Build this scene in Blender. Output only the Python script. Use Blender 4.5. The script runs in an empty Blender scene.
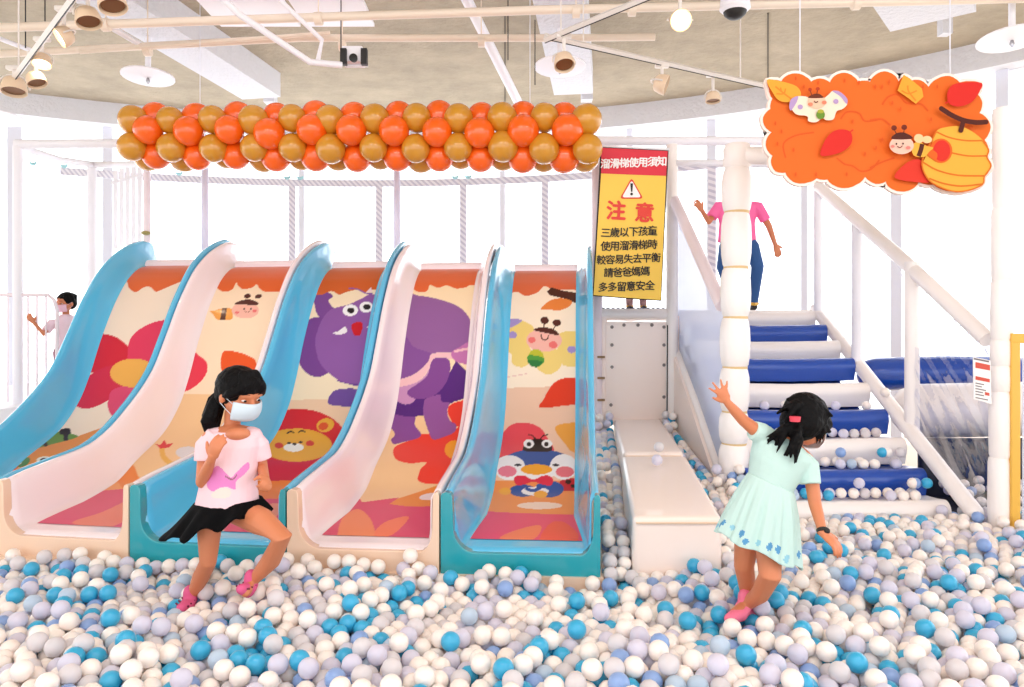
import bpy, bmesh, math, random
import numpy as np
from mathutils import Vector, Matrix, Euler

# ------------------------------------------------------------------ camera, sky, lights, exposure
F = 740.0; CX, CY = 512.0, 337.0; CAMZ = 1.2
scene = bpy.context.scene
col = scene.collection
cam_d = bpy.data.cameras.new('camera'); cam = bpy.data.objects.new('camera', cam_d); col.objects.link(cam)
cam.location = (0, 0, CAMZ); cam.rotation_euler = (math.pi/2, 0, 0)
cam_d.sensor_width = 36; cam_d.lens = F/1024*36; cam_d.shift_y = (CY-343.5)/1024
cam_d.clip_end = 200
scene.camera = cam
w = bpy.data.worlds.new('world'); scene.world = w; w.use_nodes = True
# daylight beyond the windows (+Y) is brighter than the mall interior behind the viewer
wn = w.node_tree; bgn = wn.nodes['Background']; bgn.inputs[0].default_value = (0.93, 0.96, 1.0, 1)
wtc = wn.nodes.new('ShaderNodeTexCoord'); wsx = wn.nodes.new('ShaderNodeSeparateXYZ'); wmr = wn.nodes.new('ShaderNodeMapRange')
wmr.interpolation_type = 'SMOOTHSTEP'; wmr.inputs['From Min'].default_value = -.35; wmr.inputs['From Max'].default_value = .35
wmr.inputs['To Min'].default_value = 2.1; wmr.inputs['To Max'].default_value = 3.2
wn.links.new(wtc.outputs['Generated'], wsx.inputs[0]); wn.links.new(wsx.outputs['Y'], wmr.inputs['Value']); wn.links.new(wmr.outputs['Result'], bgn.inputs[1])
def area_light(name, loc, rot, sx, sy, e, c):
    l = bpy.data.lights.new(name, 'AREA'); l.shape = 'RECTANGLE'; l.size = sx; l.size_y = sy; l.energy = e; l.color = c
    o = bpy.data.objects.new(name, l); col.objects.link(o); o.location = loc; o.rotation_euler = rot; return o
area_light('warm_fill_light', (-1.5, 1.0, 4.2), (math.radians(28), 0, 0), 3.0, 0.8, 55, (1, .9, .84))  # added unseen fill that warms the front; no fixture hangs here
area_light('warm_fill_light', (2.0, 1.0, 4.2), (math.radians(28), 0, 0), 3.0, 0.8, 55, (1, .9, .84))
scene.view_settings.view_transform = 'Standard'; scene.view_settings.look = 'None'
scene.view_settings.gamma = 1; scene.view_settings.use_curve_mapping = False
scene.view_settings.exposure = 0.05

rnd = random.Random(7)
# ------------------------------------------------------------------ helpers
def W(px, py, Y): return Vector(((px-CX)/F*Y, Y, CAMZ+(CY-py)/F*Y))
def lin(c):
    return tuple(((v/255)/12.92 if v/255 <= .04045 else ((v/255+.055)/1.055)**2.4) for v in c)
MATS = {}
def mat(name, rgb, rough=.5, metal=0, spec=.5, emis=None, estr=0, alpha=1, bump=0, bscale=20, coat=0, trans=0, sss=0, vary=0):
    if name in MATS: return MATS[name]
    m = bpy.data.materials.new(name); m.use_nodes = True; nt = m.node_tree; b = nt.nodes['Principled BSDF']
    b.inputs['Base Color'].default_value = (*lin(rgb), 1); b.inputs['Roughness'].default_value = rough
    b.inputs['Metallic'].default_value = metal; b.inputs['Specular IOR Level'].default_value = spec
    b.inputs['Alpha'].default_value = alpha; b.inputs['Coat Weight'].default_value = coat; b.inputs['Coat Roughness'].default_value = .06
    b.inputs['Transmission Weight'].default_value = trans
    if sss: b.inputs['Subsurface Weight'].default_value = sss; b.inputs['Subsurface Radius'].default_value = (.03, .024, .021) if name.startswith('ball_') else (.02, .012, .01)
    if emis: b.inputs['Emission Color'].default_value = (*lin(emis), 1); b.inputs['Emission Strength'].default_value = estr
    if bump or vary:
        tc = nt.nodes.new('ShaderNodeTexCoord'); n = nt.nodes.new('ShaderNodeTexNoise'); n.inputs['Scale'].default_value = bscale; n.inputs['Detail'].default_value = 6
        nt.links.new(tc.outputs['Object'], n.inputs['Vector'])
        if bump:
            bp = nt.nodes.new('ShaderNodeBump'); bp.inputs['Strength'].default_value = bump; bp.inputs['Distance'].default_value = .02
            nt.links.new(n.outputs['Fac'], bp.inputs['Height']); nt.links.new(bp.outputs['Normal'], b.inputs['Normal'])
        if vary:
            n2 = nt.nodes.new('ShaderNodeTexNoise'); n2.inputs['Scale'].default_value = bscale*.12; n2.inputs['Detail'].default_value = 8; n2.inputs['Roughness'].default_value = .7
            nt.links.new(tc.outputs['Object'], n2.inputs['Vector'])
            r = nt.nodes.new('ShaderNodeValToRGB'); r.color_ramp.elements[0].position = .3; r.color_ramp.elements[1].position = .7
            a = lin(rgb); r.color_ramp.elements[0].color = (*[x*(1-vary) for x in a], 1); r.color_ramp.elements[1].color = (*a, 1)
            nt.links.new(n2.outputs['Fac'], r.inputs['Fac']); nt.links.new(r.outputs['Color'], b.inputs['Base Color'])
    MATS[name] = m; return m
def attr_mat(name, rough=.25, coat=.3):
    m = bpy.data.materials.new(name); m.use_nodes = True; nt = m.node_tree; b = nt.nodes['Principled BSDF']
    a = nt.nodes.new('ShaderNodeAttribute'); a.attribute_name = 'art'
    nt.links.new(a.outputs['Color'], b.inputs['Base Color']); b.inputs['Roughness'].default_value = rough; b.inputs['Coat Weight'].default_value = coat; b.inputs['Specular IOR Level'].default_value = .3
    b.inputs['Coat Roughness'].default_value = .1
    return m

def link(name, me, m=None, parent=None, smooth=True):
    o = bpy.data.objects.new(name, me); col.objects.link(o)
    if m is not None:
        for mm in (m if isinstance(m, (list, tuple)) else [m]): me.materials.append(mm)
    if smooth: me.polygons.foreach_set('use_smooth', [True]*len(me.polygons))
    if parent is not None:
        o.parent = parent
        o.matrix_parent_inverse = Matrix.Translation(-parent.location)
    return o
def tag(o, label=None, cat=None, group=None, kind=None):
    if label: o['label'] = label
    if cat: o['category'] = cat
    if group: o['group'] = group
    if kind: o['kind'] = kind
    return o
def thing(name, label, cat, loc, group=None):
    o = bpy.data.objects.new(name, None); col.objects.link(o); o.location = loc; o.empty_display_size = .1
    return tag(o, label, cat, group)
class MB:
    def __init__(s): s.v = []; s.f = []; s.mi = []
    def add(s, vs, fs, mi=0):
        n = len(s.v); s.v += [tuple(v) for v in vs]; s.f += [tuple(i+n for i in f) for f in fs]; s.mi += [mi]*len(fs); return s
    def box(s, c, size, rot=None, mi=0, bev=0):
        x, y, z = [k/2 for k in size]
        if bev:
            bm = bmesh.new(); bmesh.ops.create_cube(bm, size=1); bmesh.ops.scale(bm, vec=size, verts=bm.verts)
            bmesh.ops.bevel(bm, geom=bm.edges[:], offset=bev, segments=3, profile=.5, affect='EDGES')
            bm.verts.index_update(); vs = [v.co.copy() for v in bm.verts]; fs = [[v.index for v in f.verts] for f in bm.faces]; bm.free()
        else:
            vs = [Vector((a*x, b*y, d*z)) for a in (-1, 1) for b in (-1, 1) for d in (-1, 1)]
            fs = [(0, 1, 3, 2), (4, 6, 7, 5), (0, 4, 5, 1), (2, 3, 7, 6), (0, 2, 6, 4), (1, 5, 7, 3)]
        R = Euler(rot).to_matrix() if rot else Matrix.Identity(3)
        return s.add([R@v+Vector(c) for v in vs], fs, mi)
    def hexa(s, p, mi=0):   # 8 points: bottom 4 (ccw) then top 4
        return s.add(p, [(0, 3, 2, 1), (4, 5, 6, 7), (0, 1, 5, 4), (1, 2, 6, 5), (2, 3, 7, 6), (3, 0, 4, 7)], mi)
    def tube(s, pts, rad, n=12, caps=True, flat=None, mi=0, round_ends=False):
        pts = [Vector(p) for p in pts]
        if not isinstance(rad, (list, tuple)): rad = [rad]*len(pts)
        rad = list(rad)
        if round_ends:
            d0 = (pts[0]-pts[1]).normalized(); d1 = (pts[-1]-pts[-2]).normalized(); r0, r1 = rad[0], rad[-1]
            a = [(pts[0]+d0*r0*math.sin(t), r0*math.cos(t)) for t in (1.45, 1.1, .6)]
            b = [(pts[-1]+d1*r1*math.sin(t), r1*math.cos(t)) for t in (.6, 1.1, 1.45)]
            pts = [q[0] for q in a]+pts+[q[0] for q in b]; rad = [q[1] for q in a]+rad+[q[1] for q in b]
        vs = []; t0 = (pts[1]-pts[0]).normalized()
        up = Vector((0, 0, 1)) if abs(t0.z) < .9 else Vector((1, 0, 0))
        nrm = t0.cross(up).normalized()
        for i, p in enumerate(pts):
            t = (pts[min(i+1, len(pts)-1)]-pts[max(i-1, 0)]).normalized()
            nrm = (nrm-t*nrm.dot(t)).normalized(); bn = t.cross(nrm)
            fx, fy = flat if flat else (1, 1)
            for k in range(n):
                a = 2*math.pi*k/n; vs.append(p+(nrm*math.cos(a)*fx+bn*math.sin(a)*fy)*rad[i])
        fs = [(i*n+k, i*n+(k+1) % n, (i+1)*n+(k+1) % n, (i+1)*n+k) for i in range(len(pts)-1) for k in range(n)]
        if caps: fs += [tuple(range(n))[::-1], tuple((len(pts)-1)*n+k for k in range(n))]
        return s.add(vs, fs, mi)
    def ell(s, c, r, R=None, n=16, mi=0):
        if not isinstance(r, (tuple, list)): r = (r, r, r)
        vs = []; m = n//2
        for i in range(1, m):
            th = math.pi*i/m
            for k in range(n):
                ph = 2*math.pi*k/n; vs.append(Vector((r[0]*math.sin(th)*math.cos(ph), r[1]*math.sin(th)*math.sin(ph), r[2]*math.cos(th))))
        vs += [Vector((0, 0, r[2])), Vector((0, 0, -r[2]))]
        fs = [(i*n+k, (i+1)*n+k, (i+1)*n+(k+1) % n, i*n+(k+1) % n) for i in range(m-2) for k in range(n)]
        T = len(vs)-2
        fs += [(T, k, (k+1) % n) for k in range(n)]+[(T+1, (m-2)*n+(k+1) % n, (m-2)*n+k) for k in range(n)]
        if R is not None: vs = [R@v for v in vs]
        return s.add([v+Vector(c) for v in vs], fs, mi)
    def prism(s, poly, off, mi=0):  # poly: planar 3D points, off: vector
        n = len(poly); off = Vector(off)
        bm = bmesh.new(); vs = [bm.verts.new(Vector(p)) for p in poly]; f = bm.faces.new(vs); f.normal_update()
        r = bmesh.ops.triangulate(bm, faces=[f]); bm.verts.index_update()
        tris = [[v.index for v in t.verts] for t in bm.faces]; bm.free()
        P = [Vector(p) for p in poly]
        s.add(P+[p+off for p in P], [t[::-1] for t in tris]+[[i+n for i in t] for t in tris]+[(i, (i+1) % n, (i+1) % n+n, i+n) for i in range(n)], mi)
        return s
    def flatp(s, poly, mi=0):
        bm = bmesh.new(); vs = [bm.verts.new(Vector(p)) for p in poly]; f = bm.faces.new(vs); f.normal_update()
        bmesh.ops.triangulate(bm, faces=[f]); bm.verts.index_update()
        tris = [[v.index for v in t.verts] for t in bm.faces]; bm.free()
        return s.add([Vector(p) for p in poly], tris, mi)
    def lathe(s, prof, c, R=None, n=24, mi=0):  # prof (r,z)
        vs = []
        for r, z in prof:
            for k in range(n):
                a = 2*math.pi*k/n; v = Vector((r*math.cos(a), r*math.sin(a), z)); vs.append((R@v if R is not None else v)+Vector(c))
        fs = [(i*n+k, i*n+(k+1) % n, (i+1)*n+(k+1) % n, (i+1)*n+k) for i in range(len(prof)-1) for k in range(n)]
        fs += [tuple(range(n))[::-1], tuple((len(prof)-1)*n+k for k in range(n))]
        return s.add(vs, fs, mi)
    def mesh(s, name):
        me = bpy.data.meshes.new(name); me.from_pydata(s.v, [], s.f); me.polygons.foreach_set('material_index', s.mi); me.update()
        return me
    def build(s, name, m=None, parent=None, smooth=True, auto=True):
        me = s.mesh(name)
        bm = bmesh.new(); bm.from_mesh(me); bmesh.ops.recalc_face_normals(bm, faces=bm.faces); bm.to_mesh(me); bm.free()
        o = link(name, me, m, parent, smooth)
        if smooth and auto:
            try: me.set_sharp_from_angle(angle=math.radians(42))
            except Exception: pass
        return o
def cr(pts, k=6, closed=True):   # Catmull-Rom
    n = len(pts); out = []
    rng = range(n) if closed else range(n-1)
    for i in rng:
        g = (lambda j: pts[j % n]) if closed else (lambda j: pts[max(0, min(n-1, j))])
        p0, p1, p2, p3 = [np.array(g(j), float) for j in (i-1, i, i+1, i+2)]
        for t in np.arange(k)/k:
            out.append(tuple(.5*((2*p1)+(-p0+p2)*t+(2*p0-5*p1+4*p2-p3)*t*t+(-p0+3*p1-3*p2+p3)*t**3)))
    if not closed: out.append(tuple(pts[-1]))
    return out
def struct(o): o['kind'] = 'structure'; return o
def bake(o, mods):
    for kind, kw in mods:
        md = o.modifiers.new(kind, kind)
        for k, v in kw.items(): setattr(md, k, v)
    dg = bpy.context.evaluated_depsgraph_get(); dg.update()
    me = bpy.data.meshes.new_from_object(o.evaluated_get(dg)); old = o.data; o.modifiers.clear(); o.data = me
    me.polygons.foreach_set('use_smooth', [True]*len(me.polygons)); return o
def blob(mb, name, m, parent, voxel=.005, smooth=4):
    o = mb.build(name, m, parent, auto=False)
    return bake(o, [('REMESH', dict(mode='VOXEL', voxel_size=voxel)), ('SMOOTH', dict(iterations=smooth, factor=.5))])

# ------------------------------------------------------------------ art rasteriser (vector shapes painted in order)
def in_poly(P, X, Y):
    P = np.array(P, float); inside = np.zeros(X.shape, bool)
    x0, y0 = P.min(0); x1, y1 = P.max(0); sel = np.where((X >= x0) & (X <= x1) & (Y >= y0) & (Y <= y1))[0]
    if len(sel) == 0: return inside
    x = X[sel]; y = Y[sel]; r = np.zeros(x.shape, bool); n = len(P)
    for i in range(n):
        xa, ya = P[i]; xb, yb = P[(i+1) % n]
        if ya == yb: continue
        c = ((ya > y) != (yb > y)) & (x < (xb-xa)*(y-ya)/(yb-ya)+xa); r ^= c
    inside[sel] = r; return inside
class Art:
    def __init__(s, base): s.base = base; s.ops = []
    def view(s, sc, ox, oy): s.sc, s.ox, s.oy = sc, ox, oy; return s
    def _p(s, pts): return [(x/s.sc+s.ox, y/s.sc+s.oy) for x, y in pts]
    def P(s, c, pts, smooth=True): p = s._p(pts); s.ops.append((c, 'p', cr(p, 5) if smooth else p)); return s
    def E(s, c, x, y, rx, ry, rot=0):
        p = []
        for k in range(40):
            a = 2*math.pi*k/40; u, v = rx*math.cos(a), ry*math.sin(a); cr_, sr = math.cos(rot), math.sin(rot)
            p.append((x+u*cr_-v*sr, y+u*sr+v*cr_))
        s.ops.append((c, 'p', s._p(p))); return s
    def L(s, c, pts, wd):
        p = cr(pts, 4, False) if len(pts) > 2 else pts; q = [np.array(a, float) for a in p]; l, r = [], []
        for i, a in enumerate(q):
            t = q[min(i+1, len(q)-1)]-q[max(i-1, 0)]; t = t/max(1e-6, np.linalg.norm(t)); nn = np.array((-t[1], t[0]))*wd/2
            l.append(tuple(a+nn)); r.append(tuple(a-nn))
        s.ops.append((c, 'p', s._p(l+r[::-1]))); return s
    def paint(s, X, Y):
        C = np.ones((len(X), 4)); C[:, :3] = lin(s.base)
        for c, k, p in s.ops: C[in_poly(p, X, Y), :3] = [v*.92 for v in lin(c)]
        return C
# ------------------------------------------------------------------ setting: ceiling, ring beam, windows
ARC = (-1.9, .66)
def arc_pt(px, R):
    k = (px-CX)/F; a = k*k+1; b = -2*(k*ARC[0]+ARC[1]); c = ARC[0]**2+ARC[1]**2-R*R
    Y = (-b+math.sqrt(b*b-4*a*c))/(2*a); return Vector((k*Y, Y, 0))
def arc_ang(px, R): p = arc_pt(px, R); return math.atan2(p.y-ARC[1], p.x-ARC[0])
def ap(a, R, z): return Vector((ARC[0]+R*math.cos(a), ARC[1]+R*math.sin(a), z))
M_conc = mat('bare_concrete', (188, 174, 152), .9, bump=.9, bscale=14, vary=.32)
M_cwhite = mat('white_rough_plaster', (226, 226, 232), .9, bump=1.0, bscale=22)
M_white = mat('white_powder_coat', (246, 244, 250), .45)
M_grey = mat('grey_mullion', (228, 230, 242), .5)
M_pad = mat('white_vinyl_padding', (250, 242, 238), .38, coat=.2, bump=.15, bscale=9)
M_cream = mat('cream_vinyl', (252, 234, 224), .35, coat=.25, bump=.12, bscale=5)
CZ = 4.5
A0, A1 = math.radians(-5), math.radians(165)
mb = MB(); N = 48
ring = [ap(A0+(A1-A0)*i/N, 11.0, CZ) for i in range(N+1)]
cpoly = [Vector((9.1, -2.5, CZ))]+ring+[Vector((-12.5, -2.5, CZ))]
mb.prism(cpoly, (0, 0, .25)); struct(mb.build('ceiling', M_conc, smooth=False))
# joints scored in the slab
mb = MB()
for px in (768, 505):
    k_ = (px-CX)/F; mb.box((k_*8.9, 8.9, CZ-.004), (.014, 2.9, .012), (0, 0, -math.atan(k_)))
struct(mb.build('trim_1', mat('dark_joint', (96, 88, 76), .9)))
mb = MB()
for i in range(N):
    a, b = A0+(A1-A0)*i/N, A0+(A1-A0)*(i+1)/N
    mb.hexa([ap(a, 10.45, 4.2), ap(a, 11.0, 4.2), ap(b, 11.0, 4.2), ap(b, 10.45, 4.2), ap(a, 10.45, CZ), ap(a, 11.0, CZ), ap(b, 11.0, CZ), ap(b, 10.45, CZ)])
struct(mb.build('trim_2', M_cwhite))
def beam(p0, p1, w0, z0=4.2, name='trim_3'):
    p0 = Vector((*p0, 0)); p1 = Vector((*p1, 0)); d = (p1-p0).normalized(); n = Vector((-d.y, d.x, 0))*w0/2
    q = [p0-n, p1-n, p1+n, p0+n]
    m = MB().hexa([v+Vector((0, 0, z0)) for v in q]+[v+Vector((0, 0, CZ)) for v in q])
    struct(m.build(name, M_cwhite))
beam((-4.05, 4.5), (-3.15, 9.3), .52, name='trim_3')
beam((.15, 4.5), (.76, 9.15), .48, name='trim_4')
beam((1.9, 4.4), (4.0, 7.05), .72, name='trim_5')
# short column ends under the beams
mb = MB(); mb.box((-3.1, 9.5, 4.35), (.14, .14, .3)); mb.box((.95, 9.4, 4.35), (.14, .14, .3)); mb.box((4.3, 7.35, 4.35), (.1, .1, .3)); struct(mb.build('trim_6', M_cwhite))
# suspended white tile panels, upper left
mb = MB()
for (x0, x1, y0, y1, z) in ((-2.75, -2.0, 6.3, 7.0, 4.15), (-1.95, -1.3, 6.3, 7.0, 4.15), (-3.1, -2.3, 5.5, 6.25, 4.15), (-2.25, -1.5, 5.5, 6.25, 4.15)):
    mb.box(((x0+x1)/2, (y0+y1)/2, z), (x1-x0, y1-y0, .03))
struct(mb.build('trim_7', M_white))
# window wall: mullions, glass, sills on an arc
mull = [-1500, -620, -330, -130, 15, 108, 205, 302, 397, 503, 630, 712, 805, 897, 1003, 1120, 1350]
gl = bpy.data.materials.new('window_glass'); gl.use_nodes = True; nt = gl.node_tree; nt.nodes.clear()
o_ = nt.nodes.new('ShaderNodeOutputMaterial'); mx = nt.nodes.new('ShaderNodeMixShader'); tr = nt.nodes.new('ShaderNodeBsdfTransparent'); gs = nt.nodes.new('ShaderNodeBsdfGlossy')
gs.inputs['Roughness'].default_value = .02; mx.inputs[0].default_value = .05
nt.links.new(tr.outputs[0], mx.inputs[1]); nt.links.new(gs.outputs[0], mx.inputs[2]); nt.links.new(mx.outputs[0], o_.inputs[0])
angs = [arc_ang(px, 10.7) for px in mull]
for i, (px, a) in enumerate(zip(mull, angs)):
    wd = .17 if px in (15,) else (.12 if px in (712, 897, 1003, 108) else .08)
    m = MB().box(ap(a, 10.7, 2.0), (.12, wd, 4.5), (0, 0, a))
    struct(m.build('trim_%d' % (8+i), M_grey, smooth=False))
for i in range(len(angs)-1):
    a, b = angs[i], angs[i+1]
    m = MB().hexa([ap(a, 10.7, -.3), ap(a, 10.72, -.3), ap(b, 10.72, -.3), ap(b, 10.7, -.3), ap(a, 10.7, 4.2), ap(a, 10.72, 4.2), ap(b, 10.72, 4.2), ap(b, 10.7, 4.2)])
    struct(m.build('window_%d' % (i+1), gl, smooth=False))
# floors
fl = MB().box((0, 4, -.16), (26, 15, .1)); struct(fl.build('floor', mat('pit_floor', (225, 205, 180), .6), smooth=False))
dk = MB().box((-6.9, 8.0, .2), (4.6, 5.0, .7)); tag(dk.build('side_platform', M_white, smooth=False), 'white raised floor left of the slides under the rail fence', 'platform')

# ------------------------------------------------------------------ ceiling pipes, tracks, lamps, discs
M_pipe = mat('cream_pipe', (238, 222, 204), .5); M_black = mat('black_plastic', (25, 23, 24), .5)
def pipe(pts, r, name, label, cat='pipe', m=None, collars=()):
    t = thing(name, label, cat, pts[0])
    MB().tube(pts, r, 10).build('tube', m or M_pipe, t)
    for c in collars:
        p = Vector(pts[0]).lerp(Vector(pts[-1]), c); d = (Vector(pts[-1])-Vector(pts[0])).normalized()
        mm = MB().tube([p-d*.03, p+d*.03], r*1.5, 10); mm.tube([p, p+Vector((0, 0, 4.5-p.z))], .006, 6); mm.build('hanger', m or M_pipe, t)
    return t
pipe([W(-40, 29, 6.2), W(540, 10, 6.2), W(1080, -3, 6.2)], .036, 'ceiling_pipe', 'long pale sprinkler pipe crossing the top edge of the view', collars=(.13, .32, .55, .6, .8))
pipe([W(-40, 56, 6.8), W(300, 38, 6.8), W(560, 38, 6.8), W(655, 37, 6.8)], .033, 'ceiling_pipe', 'second pale pipe, lower and further back than the top one', collars=(.27, .55, .75))
pipe([W(80, 52, 6.7), W(330, 33, 6.7)], .018, 'ceiling_conduit', 'thin pale conduit running just above the lower pipe', 'conduit')
pipe([W(463, -8, 6.5), W(520, 106, 8.3)], .05, 'slanted_pipe', 'white pipe slanting down behind the middle of the balloon garland', m=M_white)
pipe([W(215, -8, 5.6), W(240, 15, 5.7), W(310, 62, 6.0), W(342, 65, 6.1)], .026, 'bent_conduit', 'white bent conduit reaching the small projector box', 'conduit', m=M_white)
pipe([W(280, 0, 6.0), W(322, 40, 6.3), W(318, 60, 6.3)], .02, 'bent_conduit', 'short white conduit bend left of the projector box', 'conduit', m=M_white)
pipe([W(95, 18, 6.4), W(150, 50, 6.9)], .028, 'slanted_conduit', 'short slanting white conduit above the left ceiling disc', 'conduit', m=M_white)
pipe([W(-10, 35, 6.3), W(30, 50, 6.7)], .02, 'slanted_conduit', 'thin slanting conduit at the far left below the top pipe', 'conduit', m=M_white)
# hanging rods
for px, py0, py1, Y in ((25.5, -10, 48, 6.3), (45, -10, 30, 6.3), (535, 20, 85, 6.6), (508, 0, 60, 6.6)):
    m = MB().tube([W(px, py0, Y), W(px, py1, Y)], .005, 6); tag(m.build('hanging_rod', M_black), 'thin dark rod hanging from the ceiling among the pipes', 'rod', 'thin hanging rods')
# projector box
t = thing('projector', 'small black and white projector box hanging below the pipes', 'projector', W(354, 57, 6.2))
MB().box(W(354, 57, 6.2), (.17, .16, .13), bev=.01).build('housing', M_white, t)
for dx in (-.085, .085): MB().box(W(354, 57, 6.11)+Vector((dx, 0, .0)), (.05, .05, .13)).build('side_cap', M_black, t)
MB().lathe([(.03, 0), (.035, .03), (.02, .035)], W(354, 59, 6.12), Matrix.Rotation(math.pi/2, 3, 'X')).build('lens', M_black, t)
MB().tube([W(345, 66, 6.2), W(368, 66, 6.2)], .012, 8).build('shelf_bar', M_white, t)
MB().tube([W(341, 50, 6.2), W(341, 0, 6.2)], .005, 6).build('hanger', M_black, t)
# sprinkler discs
for px, py, Y, lab, wd in ((148, 76, 7.4, 'white round ceiling disc with sprinkler, above left end of the garland', .25), (560, 66, 7.2, 'white round ceiling disc behind the spotlight near garland right end', .25),
                       (1012, 38, 6.4, 'white round ceiling disc in the top right corner', .27), (-4, 117, 7.6, 'white round disc cut by the left edge', .26)):
    c = W(px, py, Y); t = thing('sprinkler_disc', lab, 'ceiling disc', c)
    MB().lathe([(.02, .012), (wd, 0), (wd, -.012), (.02, -.02)], c, Matrix.Rotation(math.radians(-4), 3, 'X')).build('disc', M_white, t)
    MB().tube([c, c+Vector((0, 0, CZ-c.z))], .028, 10).build('stem', M_white, t)
    MB().lathe([(.012, 0), (.02, -.03), (.008, -.06)], c-Vector((0, 0, .02)), n=10).build('sprinkler_head', mat('chrome', (170, 170, 175), .25, 1), t)
# dome camera
c = W(735, 6, 5.6); t = thing('dome_camera', 'black dome ceiling camera in a white collar above the climbing post', 'camera', c)
MB().lathe([(.1, .12), (.11, .02), (.115, -.02), (.09, -.045)], c).build('collar', M_white, t)
MB().lathe([(.09, -.035), (.08, -.065), (.05, -.09), (.01, -.1)], c).build('dome', M_black, t)
MB().tube([c+Vector((0, 0, .1)), c+Vector((0, 0, CZ-c.z))], .03).build('stem', M_white, t)
# tracks with spotlights
M_track = mat('track_white', (235, 228, 222), .4); M_spot = mat('spot_cream', (240, 214, 184), .4); M_br = mat('spot_inner_brown', (130, 92, 62), .4, .5)
M_lit = mat('lit_bulb', (255, 226, 180), emis=(255, 222, 170), estr=9)
def track(p0, p1, label):
    t = thing('light_track', label, 'light track', p0); d = (p1-p0).normalized()
    m = MB(); m.tube([p0, p1], .026, 4); m.build('rail', M_track, t, smooth=False)
    MB().tube([p0-Vector((0, 0, .024)), p1-Vector((0, 0, .024))], .005, 4).build('slot', M_black, t)
    for k in (.15, .85):
        q = p0.lerp(p1, k); MB().tube([q, q+Vector((0, 0, CZ-q.z))], .006, 6).build('hanger', M_track, t)
track(W(10, 84, 6.3), W(84, -16, 4.7), 'white lighting track slanting across the upper left corner')
track(W(545, 36, 6.0), W(770, 87, 7.0), 'white lighting track running from garland end toward the orange sign')
track(W(545, 40, 6.0), W(665, -10, 5.2), 'white lighting track rising to the top edge beside the lit lamp')
def spot(px, py, Y, aim, r, label, lit=False, up=.14, loop=True):
    c = W(px, py, Y); t = thing('spotlight', label, 'spotlight', c)
    d = Vector(aim).normalized(); R = d.to_track_quat('-Z', 'Y').to_matrix()
    MB().lathe([(r*.55, r*.75), (r*.8, r*.55), (r*.95, 0), (r, -r*.45), (r*.93, -r*.5), (r*.88, -r*.1), (r*.3, r*.1)], c, R).build('lamp_head', M_spot, t)
    MB().lathe([(r*.8, -r*.28), (r*.5, -r*.22), (r*.1, -r*.2)], c, R).build('bulb', M_lit if lit else M_br, t)
    if loop:
        pts = [c+R@Vector((r*1.12*math.cos(a), 0, r*1.12*math.sin(a))) for a in np.linspace(-.1, math.pi+.1, 12)]
        MB().tube(pts, r*.09, 6).build('yoke', M_track, t)
    MB().tube([c+Vector((0, 0, r*.8)), c+Vector((0, 0, up+r))], .014, 8).build('stem', M_track, t)
    MB().box(c+Vector((0, 0, up+r)), (.12, .05, .035), bev=.008).build('adapter', M_track, t)
    if lit:
        l = bpy.data.lights.new('bulb_light', 'SPOT'); l.energy = 8; l.spot_size = 1.6; l.color = (1, .85, .65); l.shadow_soft_size = .04
        lo = bpy.data.objects.new('bulb_light', l); col.objects.link(lo); lo.location = c+d*r*.6; lo.rotation_euler = d.to_track_quat('-Z', 'Y').to_euler()
    return t
spot(14, 87, 6.2, (.1, -.2, -1), .10, 'lowest cream spotlight at the end of the left track', up=.06)
spot(36, 80, 5.82, (.4, -.1, -1), .075, 'dark slim spotlight beside the lowest one on the left track', up=.13, loop=False)
spot(42, 61, 5.8, (.1, -.3, -1), .07, 'lit warm spotlight in the middle of the left track', True, up=.1)
spot(64, 36, 5.3, (-.6, -.4, -.5), .075, 'lit warm spotlight turned sideways near the top of the left track', True, up=.12)
spot(88, 18, 5.0, (.3, -.2, -1), .085, 'tan drum spotlight just right of the left track', up=.08)
spot(112, 2, 4.8, (.3, -.2, -1), .09, 'tan drum spotlight cut by the top edge, upper left', up=.08)
spot(564, 62, 5.9, (.1, -.4, -.9), .085, 'big cream spotlight hanging above the garland right end', up=.12)
spot(680, 20, 5.4, (0, -.9, -.45), .08, 'bright lit lamp glowing near the top centre right', True, up=.1)
spot(662, 84, 6.5, (.8, -.2, -.3), .09, 'white ring spotlight above the yellow warning banner', up=.07)
spot(713, 98, 6.8, (0, -.1, -1), .07, 'small white spotlight nearest the orange sign', up=.14)
# ------------------------------------------------------------------ slides
Bp = [(-3.67, 4.22), (-2.85, 4.10), (-2.03, 3.96), (-1.16, 3.84), (-.361, 3.76), (.445, 3.70)]
Tp = [(-3.60, 6.47), (-2.73, 6.36), (-1.82, 6.22), (-1.0, 6.10), (-.18, 6.02), (.655, 5.96)]
BED = [(-.03, .118), (0, .118), (.25, .149), (.83, .227), (1.1, .34), (1.45, .476), (1.7, .668), (1.84, .858), (2.0, 1.138), (2.24, 1.47), (2.45, 1.66), (2.65, 1.755), (2.85, 1.785), (3.0, 1.785), (3.12, 1.76)]
CRS = [(-.03, .405), (0, .405), (.13, .427), (.43, .457), (.76, .492), (.99, .568), (1.19, .674), (1.4, .806), (1.58, .95), (1.77, 1.19), (1.99, 1.48), (2.28, 1.76), (2.6, 1.93), (2.8, 2.0), (2.95, 2.03), (3.06, 2.03), (3.12, 2.01)]
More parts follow.
